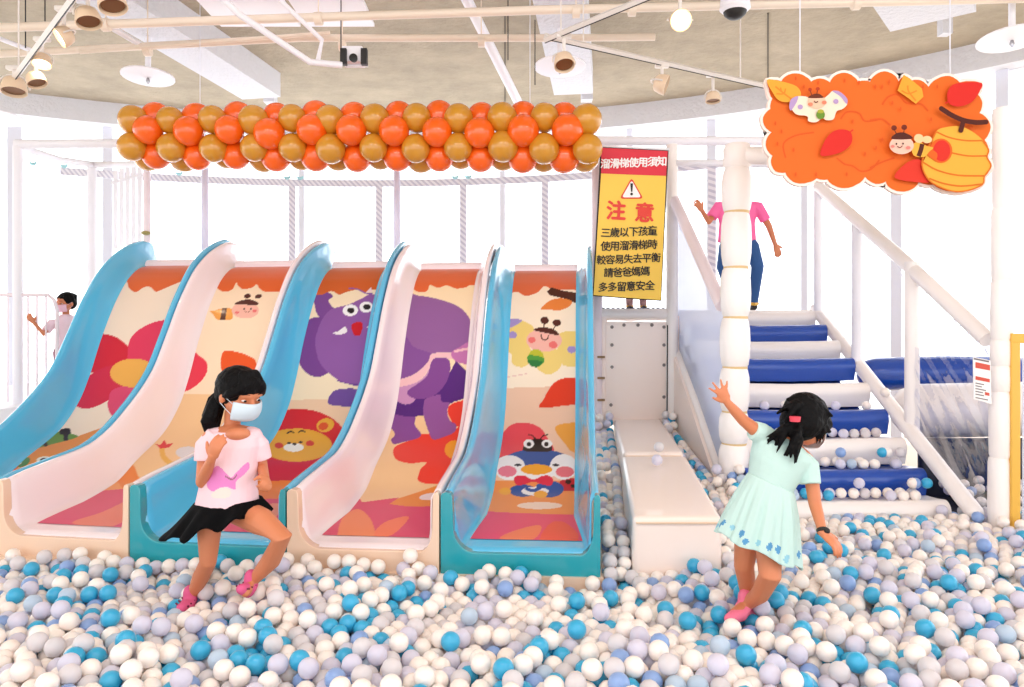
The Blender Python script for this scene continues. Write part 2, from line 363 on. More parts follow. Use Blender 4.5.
def spl(tab, v):
    x = [a for a, _ in tab]; y = [b for _, b in tab]
    i = max(0, min(len(x)-2, int(np.searchsorted(x, v)-1))); t = (v-x[i])/(x[i+1]-x[i])
    def m(k):
        if k == 0 or k == len(x)-1: return 0 if k == 0 else (y[-1]-y[-2])/(x[-1]-x[-2])
        d0 = (y[k]-y[k-1])/(x[k]-x[k-1]); d1 = (y[k+1]-y[k])/(x[k+1]-x[k])
        return 0 if d0*d1 <= 0 else 2*d0*d1/(d0+d1)
    h = x[i+1]-x[i]; t2, t3 = t*t, t*t*t
    return (2*t3-3*t2+1)*y[i]+(t3-2*t2+t)*h*m(i)+(-2*t3+3*t2)*y[i+1]+(t3-t2)*h*m(i+1)
def lane_pt(i, s, v, z):     # i 1..5, s metres from the lane's left boundary, v metres back
    f = v/2.27
    L = Vector((*Bp[i-1], 0)).lerp(Vector((*Tp[i-1], 0)), f); R = Vector((*Bp[i], 0)).lerp(Vector((*Tp[i], 0)), f)
    w_ = (R-L).length; p = L+(R-L).normalized()*s; zs = 1+.012*(5-i)*max(0, min(1, (v-1)/1.5)); return Vector((p.x, p.y, z*zs)), w_
def lane_w(i, v): return lane_pt(i, 0, v, 0)[1]
def foot(v): return .09+.07*max(0, min(1, v/.5))
def section(i, v):
    w_ = lane_w(i, v); zb, zc = spl(BED, v), spl(CRS, v); f = foot(v); h = zc-zb
    left = [(.006, zb-.12), (.006, zc-.03), (.012, zc-.008), (.026, zc), (.042, zc-.006), (.053, zc-.03)]
    for t in (.2, .4, .6, .75, .86, .94): left.append((.055+(f-.055)*(t**1.4), zb+(h-.04)*(1-t)**1.25+.004))
    left.append((f+.02, zb))
    fr = f-.035
    right = [(w_-.006-(a-.006) if k < 6 else w_-(.055+(fr-.055)*((a-.055)/(f-.055)) if a <= f else fr+.02), z) for k, (a, z) in enumerate(left)]
    mid = [(f+.02+(w_-fr-.02-f-.02)*k/6, zb) for k in range(1, 6)]
    return left+mid+right[::-1]
VS = list(np.linspace(0, 1.2, 15))+list(np.linspace(1.27, 2.5, 26))+list(np.linspace(2.56, 3.12, 12))
M_sb = mat('slide_sky_blue', (90, 192, 234), .16, coat=.8); M_st = mat('slide_blue_front_warm_lit', (38, 158, 172), .22, coat=.6)  # front blue shifted to teal, warm light put into its colour
M_sw = mat('slide_white', (250, 236, 240), .16, coat=.8); M_sc = mat('slide_cream_front', (240, 208, 182), .25, coat=.5)
arts = {}
a = Art((246, 224, 204)); arts[1] = a; a.view(4.58, 0, 230)
OR = (232, 106, 52)
a.P(OR, [(560, 100), (900, 100), (890, 230), (835, 235), (760, 265), (715, 282), (690, 262), (660, 262), (620, 285), (592, 265), (585, 245)])
a.P((222, 40, 62), [(370, 650), (440, 490), (520, 486), (575, 522), (592, 550), (600, 620), (500, 680), (400, 660)])
a.P((236, 62, 98), [(586, 545), (610, 480), (680, 432), (760, 412), (820, 430), (800, 560), (720, 640), (600, 640)])
a.P((222, 48, 78), [(365, 688), (450, 640), (520, 620), (600, 640), (640, 720), (540, 760), (500, 778), (440, 808), (380, 818), (312, 782), (330, 735)])
a.P((232, 78, 118), [(497, 780), (520, 730), (640, 700), (700, 720), (640, 780), (570, 840), (530, 855), (505, 840), (492, 800)])
a.P((246, 224, 204), [(365, 690), (375, 645), (400, 650), (432, 652), (405, 668)], False)
a.E((252, 182, 88), 612, 655, 108, 66)
a.view(4.58, 0, 370)
a.P((240, 150, 70), [(-60, 520), (60, 420), (110, 370), (220, 335), (330, 312), (480, 262), (560, 270), (440, 320), (300, 380), (180, 430), (80, 480), (0, 560)])
a.P((116, 150, 62), [(110, 365), (200, 288), (270, 283), (355, 300), (330, 316), (220, 345), (150, 365)])
a.P((92, 140, 80), [(20, 425), (130, 400), (122, 435), (60, 448)])
a.P((214, 92, 60), [(-30, 470), (20, 440), (85, 440), (40, 478), (0, 505)])
for c in ([(160, 312), (180, 300), (205, 305), (210, 322), (218, 345), (205, 350), (190, 335), (168, 325)], [(272, 282), (282, 270), (318, 268), (324, 288), (312, 298), (310, 322), (292, 322), (290, 300), (275, 294)]): a.P((58, 24, 22), c)
a.E((244, 238, 224), 78, 426, 20, 9); a.E((244, 238, 224), 205, 412, 38, 16); a.L((40, 24, 22), [(183, 414), (202, 404), (222, 412)], 7)
a = Art((248, 222, 192)); arts[2] = a; a.view(5.725, 140, 340)
a.P((249, 206, 156), [(-200, 318), (900, 300), (900, 1600), (-800, 1600)], False)
a.P((238, 60, 84), [(290, 80), (345, 95), (382, 132), (380, 190), (340, 245), (290, 282), (240, 300), (216, 296)])
a.P((238, 92, 42), [(475, 68), (560, 70), (625, 92), (664, 122), (660, 175), (600, 200), (475, 190)])
a.view(5.725, 140, 230)
a.P(OR, [(430, 160), (900, 160), (880, 330), (735, 353), (690, 340), (668, 312), (640, 330), (590, 338), (560, 318), (552, 300), (530, 338), (490, 354), (450, 340), (442, 310), (480, 250)], True)
a.P((244, 164, 70), [(400, 462), (432, 460), (460, 450), (520, 450), (530, 480), (525, 510), (480, 517), (442, 512), (418, 484)])
a.P((84, 36, 28), [(470, 448), (498, 446), (488, 516), (458, 516)], False)
a.E((250, 190, 172), 603, 460, 78, 46)
a.P((84, 36, 28), [(545, 418), (585, 402), (630, 398), (670, 412), (674, 428), (610, 428), (550, 426)])
a.E((84, 36, 28), 615, 378, 20, 13, -.2); a.E((84, 36, 28), 678, 380, 20, 12, -.3)
a.E((240, 118, 118), 555, 472, 13, 8); a.E((240, 118, 118), 656, 463, 12, 9); a.E((40, 24, 22), 597, 452, 5, 6); a.E((40, 24, 22), 635, 450, 5, 6)
a.L((150, 50, 45), [(600, 464), (615, 472), (630, 463)], 4)
a.view(4.58, 0, 370)
a.L((240, 182, 80), [(742, 355), (750, 400), (800, 442)], 24)
a.P((224, 42, 54), [(712, 340), (736, 342), (752, 320), (764, 340), (794, 334), (775, 355), (735, 360)], False)
a.E((232, 228, 234), 860, 378, 55, 28)
a.P((243, 140, 66), [(598, 428), (630, 480), (646, 530), (560, 552), (420, 560), (530, 500)])
a.P((246, 165, 100), [(420, 562), (530, 500), (560, 540), (646, 530), (640, 550), (560, 552)], False)
a.P((226, 80, 120), [(100, 720), (165, 678), (310, 600), (430, 555), (560, 545), (700, 545), (690, 760), (100, 760)], False)
a.P((240, 132, 112), [(330, 700), (470, 650), (640, 575), (620, 650), (500, 720)])
a = Art((243, 222, 190)); arts[3] = a; a.view(4.58, 250, 380)
a.P((246, 206, 172), [(-100, 110), (170, 92), (600, 80), (600, 900), (-100, 900)], False)
a.P((112, 78, 156), [(356, 105), (372, 62), (410, 42), (500, 46), (500, 118), (400, 118)])
a.P((112, 70, 150), [(400, 0), (520, -10), (520, 30), (440, 16)])
a.E((216, 36, 48), 222, 296, 228, 164)
a.P((206, 30, 66), [(20, 370), (60, 362), (180, 372), (300, 360), (372, 330), (420, 300), (405, 350), (330, 420), (222, 462), (60, 460), (-20, 430)])
a.P((240, 130, 52), [(-80, 462), (60, 462), (222, 460), (260, 470), (230, 560), (-80, 570)], False)
a.P((226, 80, 112), [(-120, 560), (60, 545), (250, 540), (280, 760), (-120, 760)], False)
a.P((246, 150, 120), [(-40, 640), (60, 575), (150, 570), (100, 640)])
G = (238, 172, 56)
a.E(G, 212, 298, 163, 76); a.E(G, 345, 207, 41, 31, -.3); a.E((222, 84, 40), 336, 212, 23, 17, -.3); a.E(G, 92, 228, 32, 28); a.E((170, 30, 36), 90, 226, 14, 13)
a.E((250, 246, 240), 200, 309, 46, 20); a.E((30, 20, 22), 204, 293, 9, 6); a.E((30, 20, 22), 178, 289, 10, 5); a.E((30, 20, 22), 232, 285, 10, 5)
a.L((30, 20, 22), [(168, 246), (186, 236), (204, 243)], 6); a.L((30, 20, 22), [(220, 242), (237, 232), (254, 238)], 6)
a.E((216, 62, 48), 132, 300, 20, 13); a.E((216, 62, 48), 275, 290, 19, 13)
a.view(4.577, 270, 240)
a.P((126, 72, 150), [(204, 255), (262, 240), (288, 258), (268, 275), (280, 300), (305, 330), (270, 380), (220, 345), (205, 300)])
a.E((122, 68, 146), 216, 490, 98, 137)
a.P((146, 92, 166), [(238, 365), (270, 325), (300, 310), (360, 295), (420, 268), (480, 248), (620, 300), (620, 690), (480, 665), (350, 655), (285, 622), (230, 565), (207, 480), (216, 420)])
a.P((214, 100, 44), [(190, 120), (620, 120), (620, 225), (500, 228), (460, 228), (430, 240), (400, 228), (350, 238), (318, 250), (290, 236), (270, 236), (240, 250), (210, 250), (196, 225)], True)
a.L((140, 90, 170), [(360, 222), (400, 225), (440, 244), (470, 246)], 6); a.P((244, 214, 220), [(440, 238), (462, 216), (470, 238)], False)
a.E((250, 248, 250), 368, 322, 35, 26, -.1); a.E((250, 248, 250), 440, 307, 31, 25, -.1); a.E((24, 16, 24), 370, 322, 17, 13); a.E((24, 16, 24), 443, 306, 17, 13)
a.P((206, 28, 42), [(375, 385), (422, 378), (416, 428), (400, 440), (380, 428)]); a.P((246, 238, 240), [(286, 426), (315, 416), (343, 397), (352, 420), (320, 433)])
a.P((246, 238, 240), [(440, 398), (470, 385), (470, 410)], False)
a = Art((249, 224, 186)); arts[4] = a; a.view(4.295, 310, 390)
a.P((249, 208, 160), [(-200, 85), (900, 60), (900, 900), (-300, 900)], False)
a.P((240, 66, 52), [(357, 260), (380, 235), (460, 206), (480, 190), (600, 180), (660, 150), (760, 170), (760, 300), (640, 330), (590, 375), (560, 402), (500, 402), (463, 385), (475, 340), (500, 310), (430, 315), (370, 298)])
a.P((240, 66, 52), [(596, 70), (655, 45), (760, 40), (760, 170), (640, 160), (600, 120)])
a.E((250, 166, 44), 622, 256, 44, 40)
LG = (138, 76, 156)
a.P(LG, [(340, 80), (445, 100), (450, 150), (477, 187), (465, 206), (400, 224), (360, 232), (348, 212), (365, 190), (342, 150)])
a.P((88, 40, 128), [(335, 50), (348, 5), (420, 20), (500, 0), (620, -60), (700, -40), (660, 10), (620, 50), (600, 60), (560, 92), (490, 110), (400, 112), (342, 90)])
a.P((150, 88, 160), [(500, 35), (560, 20), (602, 35), (590, 90), (600, 130), (628, 150), (620, 180), (580, 200), (530, 212), (510, 180), (488, 110), (488, 60)])
a.P((240, 148, 62), [(300, 495), (430, 450), (560, 405), (620, 380), (640, 500), (420, 505)])
a.P((226, 78, 114), [(20, 640), (50, 598), (190, 438), (225, 482), (330, 468), (382, 462), (340, 490), (420, 500), (640, 500), (600, 700), (20, 700)], False)
a.P((246, 144, 98), [(122, 604), (140, 550), (200, 511), (250, 540), (278, 600), (275, 640), (130, 640)])
a.P((250, 130, 92), [(275, 620), (320, 568), (425, 543), (370, 610), (300, 640)])
a.E((240, 226, 232), 520, 457, 52, 15, -.12)
a.view(4.577, 370, 240)
a.P((152, 100, 162), [(150, 262), (230, 256), (310, 270), (392, 298), (442, 338), (462, 390), (450, 490), (382, 515), (290, 520), (272, 560), (210, 610), (160, 642), (80, 660), (80, 480)])
a.P((136, 82, 156), [(60, 400), (150, 422), (200, 488), (280, 520), (272, 560), (210, 610), (160, 642), (60, 670)])
a.P((206, 150, 196), [(80, 665), (180, 655), (232, 640), (272, 590), (300, 545), (200, 740), (110, 735), (60, 720)])
a.P((246, 198, 202), [(285, 520), (360, 515), (450, 493), (520, 480), (520, 515), (450, 516), (380, 543), (300, 545), (270, 592), (230, 640), (180, 663), (60, 685), (60, 655), (120, 642), (200, 615), (262, 562)])
a.P((200, 120, 180), [(370, 520), (410, 490), (460, 470), (470, 560), (400, 560)]); a.L((246, 198, 202), [(385, 510), (450, 497), (520, 482)], 11)
a.P((88, 40, 128), [(385, 570), (395, 556), (442, 600), (470, 640), (440, 720), (330, 740), (340, 660)])
a.P((134, 74, 152), [(286, 548), (340, 538), (366, 560), (362, 620), (330, 680), (285, 715), (225, 728), (180, 715), (172, 690), (215, 660), (262, 620)])
a.P((234, 110, 62), [(120, 90), (620, 90), (620, 205), (470, 206), (440, 216), (395, 222), (350, 208), (312, 219), (275, 206), (262, 232), (232, 239), (200, 226), (190, 190)])
a = Art((250, 228, 204)); arts[5] = a; a.view(4.293, 470, 240)
a.P((246, 200, 172), [(0, 640), (600, 622), (600, 1800), (0, 1800)], False)
a.P((228, 110, 70), [(120, 80), (500, 80), (500, 205), (420, 212), (360, 215), (320, 198), (290, 225), (240, 240), (200, 222), (160, 232), (130, 210)])
a.P((78, 42, 32), [(330, 222), (350, 203), (400, 218), (520, 235), (520, 282), (452, 270), (400, 250), (342, 237)], False)
a.P((240, 134, 60), [(303, 298), (340, 262), (390, 250), (437, 262), (425, 286), (380, 303), (340, 298)])
YL = (246, 212, 124)
a.P(YL, [(110, 400), (150, 365), (190, 348), (230, 348), (275, 380), (250, 440), (272, 500), (232, 545), (182, 532), (175, 487), (120, 465)])
a.P(YL, [(290, 545), (308, 475), (380, 472), (392, 540), (342, 578), (300, 562)]); a.P(YL, [(372, 422), (400, 395), (452, 392), (520, 400), (520, 530), (410, 541), (384, 500)])
a.P((168, 146, 204), [(110, 395), (152, 348), (190, 339), (224, 346), (185, 372), (140, 388)]); a.E((168, 146, 204), 183, 408, 18, 15); a.E((168, 146, 204), 436, 470, 18, 16)
a.E((250, 186, 172), 318, 430, 76, 50)
a.P((84, 36, 28), [(273, 386), (310, 374), (360, 384), (382, 408), (330, 400)]); a.E((84, 36, 28), 320, 345, 18, 16); a.E((84, 36, 28), 373, 355, 18, 15)
a.L((84, 36, 28), [(320, 352), (317, 378)], 5); a.L((84, 36, 28), [(370, 362), (357, 385)], 5)
a.E((240, 116, 112), 265, 429, 16, 13); a.E((240, 116, 112), 357, 450, 18, 15); a.L((84, 36, 28), [(305, 405), (308, 422), (323, 430), (334, 422), (336, 410)], 5)
a.E((196, 192, 54), 283, 506, 33, 38); a.P((84, 156, 62), [(250, 495), (315, 505), (313, 530), (285, 546), (255, 535)]); a.P((44, 124, 62), [(250, 515), (310, 522), (295, 543), (280, 546), (258, 537)])
a.L((240, 190, 180), [(150, 590), (245, 574)], 3)
a.P((232, 62, 36), [(300, 720), (318, 680), (352, 622), (400, 594), (470, 592), (520, 600), (520, 690), (400, 712)])
a.view(3.617, 430, 400)
a.P((236, 76, 88), [(150, 220), (244, 140), (290, 92), (340, 82), (390, 95), (420, 130), (440, 200), (250, 240)])
a.P((246, 166, 70), [(452, 98), (530, 80), (600, 80), (600, 200), (520, 190), (490, 160)]); a.E((246, 170, 70), 243, 180, 12, 30)
a.P((246, 152, 84), [(150, 292), (600, 292), (600, 430), (100, 430)], False)
a.P((236, 78, 116), [(100, 405), (192, 402), (300, 408), (420, 412), (620, 416), (620, 560), (100, 560)], False)
a.P((248, 130, 92), [(250, 500), (330, 465), (402, 455), (370, 505)]); a.P((242, 92, 72), [(400, 515), (430, 450), (480, 440), (532, 480), (520, 515)])
a.P((196, 36, 50), [(470, 295), (500, 285), (560, 282), (560, 322), (480, 328)]); a.E((30, 20, 22), 500, 296, 11, 8); a.E((30, 20, 22), 518, 311, 9, 7)
a.E((40, 84, 160), 388, 228, 128, 50); a.E((40, 84, 160), 335, 328, 48, 22); a.E((40, 84, 160), 432, 322, 52, 30)
a.E((246, 242, 244), 288, 245, 57, 45); a.E((246, 242, 244), 483, 242, 50, 46); a.E((246, 242, 244), 385, 262, 70, 26)
a.E((246, 242, 244), 380, 330, 50, 16)
a.L((40, 84, 160), [(345, 318), (375, 328), (410, 312), (440, 316)], 12)
a.E((236, 128, 150), 280, 258, 34, 20); a.E((236, 118, 130), 488, 260, 33, 20); a.E((246, 168, 48), 385, 251, 57, 19)
a.E((20, 20, 40), 318, 235, 13, 4.5); a.E((20, 20, 40), 455, 235, 13, 4.5)
a.P((226, 46, 76), [(303, 282), (322, 273), (345, 275), (373, 288), (405, 275), (432, 274), (446, 290), (436, 309), (405, 305), (373, 296), (340, 306), (312, 306)])
a.E((246, 172, 66), 272, 330, 22, 13); a.E((246, 172, 66), 400, 341, 25, 13)
a.P((24, 20, 24), [(337, 182), (350, 152), (385, 140), (427, 150), (441, 182), (390, 188)]); a.E((248, 246, 246), 357, 158, 19, 16); a.E((248, 246, 246), 423, 158, 19, 15); a.E((24, 20, 24), 358, 160, 8, 8); a.E((24, 20, 24), 421, 160, 8, 8)
a.L((24, 20, 24), [(383, 143), (372, 130), (355, 125)], 4); a.L((24, 20, 24), [(397, 143), (410, 129), (428, 125)], 4)
a.E((250, 222, 206), 397, 382, 82, 13)
M_art = attr_mat('printed_vinyl', .35, .12)
labels = {1: 'blue slide at far left with a red flower print', 2: 'white slide with a small bee print, second from left', 3: 'blue slide with purple elephant face and yellow lion print', 4: 'white slide with the back half of a purple elephant print', 5: 'blue slide at right with butterfly and blue penguin print'}
for i in range(1, 6):
    blue = i % 2 == 1
    base = lane_pt(i, lane_w(i, 0)/2, 0, 0)[0]; base.z = -.1
    t = thing('play_slide', labels[i], 'slide', base, 'row of play slides')
    mb = MB(); secs = [section(i, v) for v in VS]; n = len(secs[0])
    vs = [lane_pt(i, s, v, z)[0] for v, sec in zip(VS, secs) for s, z in sec]
    fs = [(r*n+k, r*n+k+1, (r+1)*n+k+1, (r+1)*n+k) for r in range(len(VS)-1) for k in range(n-1)]
    mb.add(vs, fs)
    o = link('chute', mb.mesh('chute'), M_sb if blue else M_sw, t)
    md = o.modifiers.new('thick', 'SOLIDIFY'); md.thickness = .008; md.offset = -1
    # front panel with U-shaped opening
    w_ = lane_w(i, 0); top = [(.004, .40), (.012, .412), (.03, .417), (.052, .412), (.062, .395)]
    top += [(.066, .30)]
    for k in range(0, 9):
        t_ = k/8; top.append((.068+.12*(1-math.cos(t_*math.pi/2)), .24-.125*math.sin(t_*math.pi/2)))
    m = [(w_-.004-(a_-.004)*.55, z) for a_, z in top][::-1]
    prof = [(.004, -.14)]+top+m+[(w_-.004, -.14)]
    pts0 = [lane_pt(i, s, -.035, z)[0] for s, z in prof]; pts1 = [lane_pt(i, s, .03, z)[0] for s, z in prof]
    fp = MB().prism(pts0, pts1[len(pts1)//2]-pts0[len(pts0)//2])
    o = fp.build('front_panel', M_st if blue else M_sc, t); o['label'] = 'blue front end panel with warm light toned in as teal' if blue else 'cream front end panel'
    md = o.modifiers.new('bev', 'BEVEL'); md.width = .008; md.segments = 3; md.limit_method = 'ANGLE'; md.angle_limit = math.radians(50)
    # added roller whose pinkish white stands in for glare on the bed top
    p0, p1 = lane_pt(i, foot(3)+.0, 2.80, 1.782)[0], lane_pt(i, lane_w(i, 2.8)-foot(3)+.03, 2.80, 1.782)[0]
    MB().tube([p0, p1], .058, 20, round_ends=False).build('glare_roller', mat('glare_pinkish_white', (250, 236, 242), .3, coat=.4), t)
    # printed vinyl on the bed
    va = []; v0, v1 = .15, 3.02; fine = np.linspace(v0, v1, 500); zz = np.array([spl(BED, v) for v in fine])
    arc = np.concatenate([[0], np.cumsum(np.hypot(np.diff(fine), np.diff(zz)))]); nv, na = 380, 110
    vv = np.interp(np.linspace(0, arc[-1], nv), arc, fine); V3 = []
    for v in vv:
        w_ = lane_w(i, v); z = spl(BED, v)+.004; f = foot(v)
        A = lane_pt(i, f+.018, v, z)[0]; Bq = lane_pt(i, w_-f+.02, v, z)[0]
        for k in range(na): V3.append(A.lerp(Bq, k/(na-1)))
    mb = MB(); mb.add(V3, [(r*na+k, r*na+k+1, (r+1)*na+k+1, (r+1)*na+k) for r in range(nv-1) for k in range(na-1)])
    me = mb.mesh('printed_bed'); P = np.array([tuple(p) for p in V3])
    PX = CX+P[:, 0]/P[:, 1]*F; PY = CY-(P[:, 2]-CAMZ)/P[:, 1]*F
    C = arts[i].paint(PX, PY); at = me.color_attributes.new('art', 'FLOAT_COLOR', 'POINT'); at.data.foreach_set('color', C.ravel())
    o = link('printed_bed', me, M_art, t); o['label'] = 'printed picture on the sliding bed'
# starting deck behind the slides and cream base ledge
dkp = [Vector((-3.75, 7.38, 1.68)), Vector((.9, 6.9, 1.68)), Vector((.95, 9.3, 1.68)), Vector((-3.75, 8.9, 1.68))]
t = thing('slide_deck', 'white start deck at the top of the five slides', 'deck', (-1.7, 7.9, 0))
MB().prism(dkp, (0, 0, .1)).build('deck_floor', M_white, t, smooth=False)
for x, y in ((-3.6, 7.5), (-3.6, 8.6), (-1.7, 7.4), (.8, 7.1), (.8, 9.0)): MB().tube([(x, y, -.15), (x, y, 1.7)], .05).build('deck_post', M_white, t)
MB().tube([(-3.5, 7.45, 1.79), (-1.8, 7.2, 1.84), (.8, 6.98, 1.82)], .008, 6).build('edge_cord', M_black, t)
q = [lane_pt(1, -.02, -.10, -.15)[0], lane_pt(2, 0, -.09, -.15)[0], lane_pt(3, 0, -.08, -.15)[0], lane_pt(4, 0, -.07, -.15)[0], lane_pt(5, 0, -.06, -.15)[0], lane_pt(5, .82, -.05, -.15)[0]]
q2 = [v+Vector((0, .2, 0)) for v in q]
tag(MB().prism(q+q2[::-1], (0, 0, .16)).build('base_ledge', M_sc, smooth=False), 'low cream ledge running along the foot of the slides', 'ledge')
# ------------------------------------------------------------------ frame posts, rails, nets behind the slides
def post(px, y0, y1, Y, r, label, cat='post', m=None, name='frame_post', z0=None):
    a = W(px, y0, Y); b = W(px, y1, Y)
    if z0 is not None: b.z = z0
    o = MB().tube([b, a], r, 14, round_ends=False).build(name, m or M_white); return tag(o, label, cat)
M_lil = mat('lilac_white_paint', (226, 224, 244), .5); M_pnk = mat('pinkish_white_pad', (240, 226, 232), .5)
post(18, 146, 400, 7.2, .045, 'thick white frame post near the left edge', m=M_white, z0=.55)
post(147, 163, 400, 7.5, .036, 'pinkish frame post behind the far left blue slide', m=M_pnk, z0=1.78)
post(205, 168, 400, 7.6, .036, 'lilac frame post left of the second slide top', m=M_lil, z0=1.78)
post(397, 150, 400, 7.4, .034, 'lilac frame post above the fourth slide', m=M_lil, z0=1.78)
post(92, 164, 400, 8.4, .05, 'faint white post between the far left posts', m=M_white, z0=.55)
post(597, 145, 400, 6.9, .05, 'pinkish padded post left of the yellow banner', m=M_pnk, z0=-.1)
post(672, 145, 400, 6.9, .055, 'white padded post right of the yellow banner', m=M_pad, z0=-.1)
rl = MB().tube([W(16, 144, 7.2), W(597, 141, 6.95), W(760, 141, 7.1), W(860, 140, 7.1)], .045, 12); tag(rl.build('top_rail', M_white), 'long white top rail passing behind the balloon garland', 'rail')
rl = MB().tube([W(20, 147, 7.2), W(60, 160, 7.8), W(95, 165, 8.4), W(147, 164, 7.9)], .035, 10); tag(rl.build('corner_rail', M_white), 'white corner rail bending back at upper left', 'rail')
rl = MB().tube([W(672, 163, 6.9), W(738, 163, 6.6), W(830, 168, 6.9)], .03, 10); tag(rl.build('cross_rail', M_white), 'thin white cross rail right of the yellow banner', 'rail')
# slatted white screen at upper left
t = thing('slatted_screen', 'white slatted screen left of the blue slide top', 'screen', W(128, 240, 8.9))
for k, px in enumerate((116, 122, 128, 134, 140)): MB().box((W(px, 210-k*2, 8.9)), (.05, .03, .95)).build('slat', M_white, t, smooth=False)
MB().tube([W(112, 183, 8.9), W(143, 175, 8.9)], .02).build('top_bar', M_white, t)
# hatched net bands
hm = bpy.data.materials.new('hatched_net'); hm.use_nodes = True; nt = hm.node_tree; b = nt.nodes['Principled BSDF']
tc = nt.nodes.new('ShaderNodeTexCoord'); wv = nt.nodes.new('ShaderNodeTexWave'); wv.wave_type = 'BANDS'; wv.bands_direction = 'DIAGONAL'; wv.inputs['Scale'].default_value = 9
rp = nt.nodes.new('ShaderNodeValToRGB'); rp.color_ramp.interpolation = 'CONSTANT'; rp.color_ramp.elements[0].color = (*lin((208, 206, 222)), 1); rp.color_ramp.elements[1].position = .45; rp.color_ramp.elements[1].color = (*lin((238, 236, 244)), 1)
nt.links.new(tc.outputs['Object'], wv.inputs['Vector']); nt.links.new(wv.outputs['Fac'], rp.inputs['Fac']); nt.links.new(rp.outputs['Color'], b.inputs['Base Color'])
t = thing('safety_net', 'hatched safety net border with vertical strips along the bright windows', 'net', ap(math.pi/2, 8.9, 1.8))
a0, a1 = arc_ang(60, 8.9), arc_ang(780, 8.9); m = MB()
for i in range(40):
    a, b2 = a0+(a1-a0)*i/40, a0+(a1-a0)*(i+1)/40
    m.hexa([ap(a, 8.9, 3.14), ap(a, 8.92, 3.14), ap(b2, 8.92, 3.14), ap(b2, 8.9, 3.14), ap(a, 8.9, 3.23), ap(a, 8.92, 3.23), ap(b2, 8.92, 3.23), ap(b2, 8.9, 3.23)])
m.build('top_band', hm, t, smooth=False)
for px in (292, 379, 463, 545, 712): MB().box(ap(arc_ang(px, 8.9), 8.91, 2.45), (.02, .085, 1.5), (0, 0, arc_ang(px, 8.9))).build('vertical_strip', hm, t, smooth=False)
for px in (199, 468, 550): MB().tube([ap(arc_ang(px, 8.9), 8.88, 1.8), ap(arc_ang(px, 8.9), 8.88, 3.2)], .006, 5).build('net_cord', M_grey, t)
# ribbon tufts on the band
for px in (33, 64, 179, 287, 300, 455, 468):
    c = ap(arc_ang(px, 8.89), 8.9, 3.24); m = MB()
    m.ell(c, (.03, .015, .022)); m.ell(c+Vector((.03, 0, .012)), (.015, .01, .02)); m.ell(c+Vector((-.03, 0, .01)), (.012, .01, .018))
    tag(m.build('cable_tie_tuft', mat('pale_cyan', (176, 226, 234), .5)), 'tiny pale cyan tuft tied on the hatched net band', 'tie', 'cyan ties on the net band')
tag(MB().ell(W(146, 233, 7.45), (.045, .045, .022)).build('knob', mat('olive_brass', (160, 150, 90), .4)), 'small brass coloured cap above the far left blue slide', 'knob')
tag(MB().ell(W(238, 68, 8.6), .035).build('stuck_ball', mat('ball_blue', (44, 158, 204), .3)), 'blue ball caught beside the white ceiling beam', 'ball')
# white rail fence at far left
t = thing('rail_fence', 'white tubular fence behind the far left blue slide', 'fence', W(30, 400, 7.2))
MB().tube([W(-10, 295, 7.2), W(48, 295, 7.2), W(54, 300, 7.2), W(57, 310, 7.2), W(57, 402, 7.2)], .018, 8).build('frame_tube', M_pnk, t)
for px in (-2, 8, 19, 28, 37, 46): MB().tube([W(px, 296, 7.2), W(px, 402, 7.2)], .009, 8).build('bar', M_pnk, t)
# ------------------------------------------------------------------ landing platform, back panel, bench
t = thing('landing_platform', 'landing platform at the top of the stairs behind the banner', 'platform', (2.0, 8, 0))
MB().box((1.92, 8.15, 1.41), (2.05, 2.0, .1)).build('landing_floor', M_pad, t, smooth=False)
for x, y in ((.95, 9.0), (2.85, 9.0), (2.85, 7.3)): MB().tube([(x, y, -.15), (x, y, 1.4)], .05).build('support_post', M_pad, t)
MB().tube([W(600, 314, 6.92), W(672, 314, 6.92)], .05).build('edge_pad', M_pad, t)
z0 = W(600, 309, 7.05); pts = [W(598+k*2.5, 309+(1 if k % 2 else -1)*.8, 6.98) for k in range(28)]
MB().tube(pts, .012, 6).build('lacing_cord', mat('navy_cord', (50, 66, 96), .7), t)
t = thing('back_panel', 'cream vinyl panel laced to its frame under the yellow banner', 'panel', W(637, 425, 6.9))
a, b = W(605, 322, 6.9), W(666, 425, 6.9)
MB().box(((a.x+b.x)/2, 6.9, (a.z+b.z)/2), (b.x-a.x, .02, a.z-b.z), bev=.006).build('vinyl_sheet', M_cream, t)
m = MB()
for px, py in ((612, 327), (624, 325), (638, 325), (652, 325), (664, 327), (612, 367), (664, 365), (611, 405), (664, 397), (664, 345), (612, 345), (664, 415)): MB().lathe([(.016, 0), (.012, .006), (.006, .006)], W(px, py, 6.885), Matrix.Rotation(math.pi/2, 3, 'X'), n=10).build('eyelet', mat('eyelet_dark', (120, 112, 110), .4, .6), t)
MB().tube([W(667.5, 325, 6.87), W(667, 415, 6.87)], .006, 6).build('lacing_cord', M_black, t)
for px in (603, 675): MB().tube([W(px, 316, 6.92), W(px, 425, 6.92)], .04).build('frame_tube', M_cream, t)
for py in (357, 378, 400): MB().box(W(601, py, 6.86), (.07, .03, .02)).build('strap', mat('tan_strap', (150, 120, 84), .6), t)
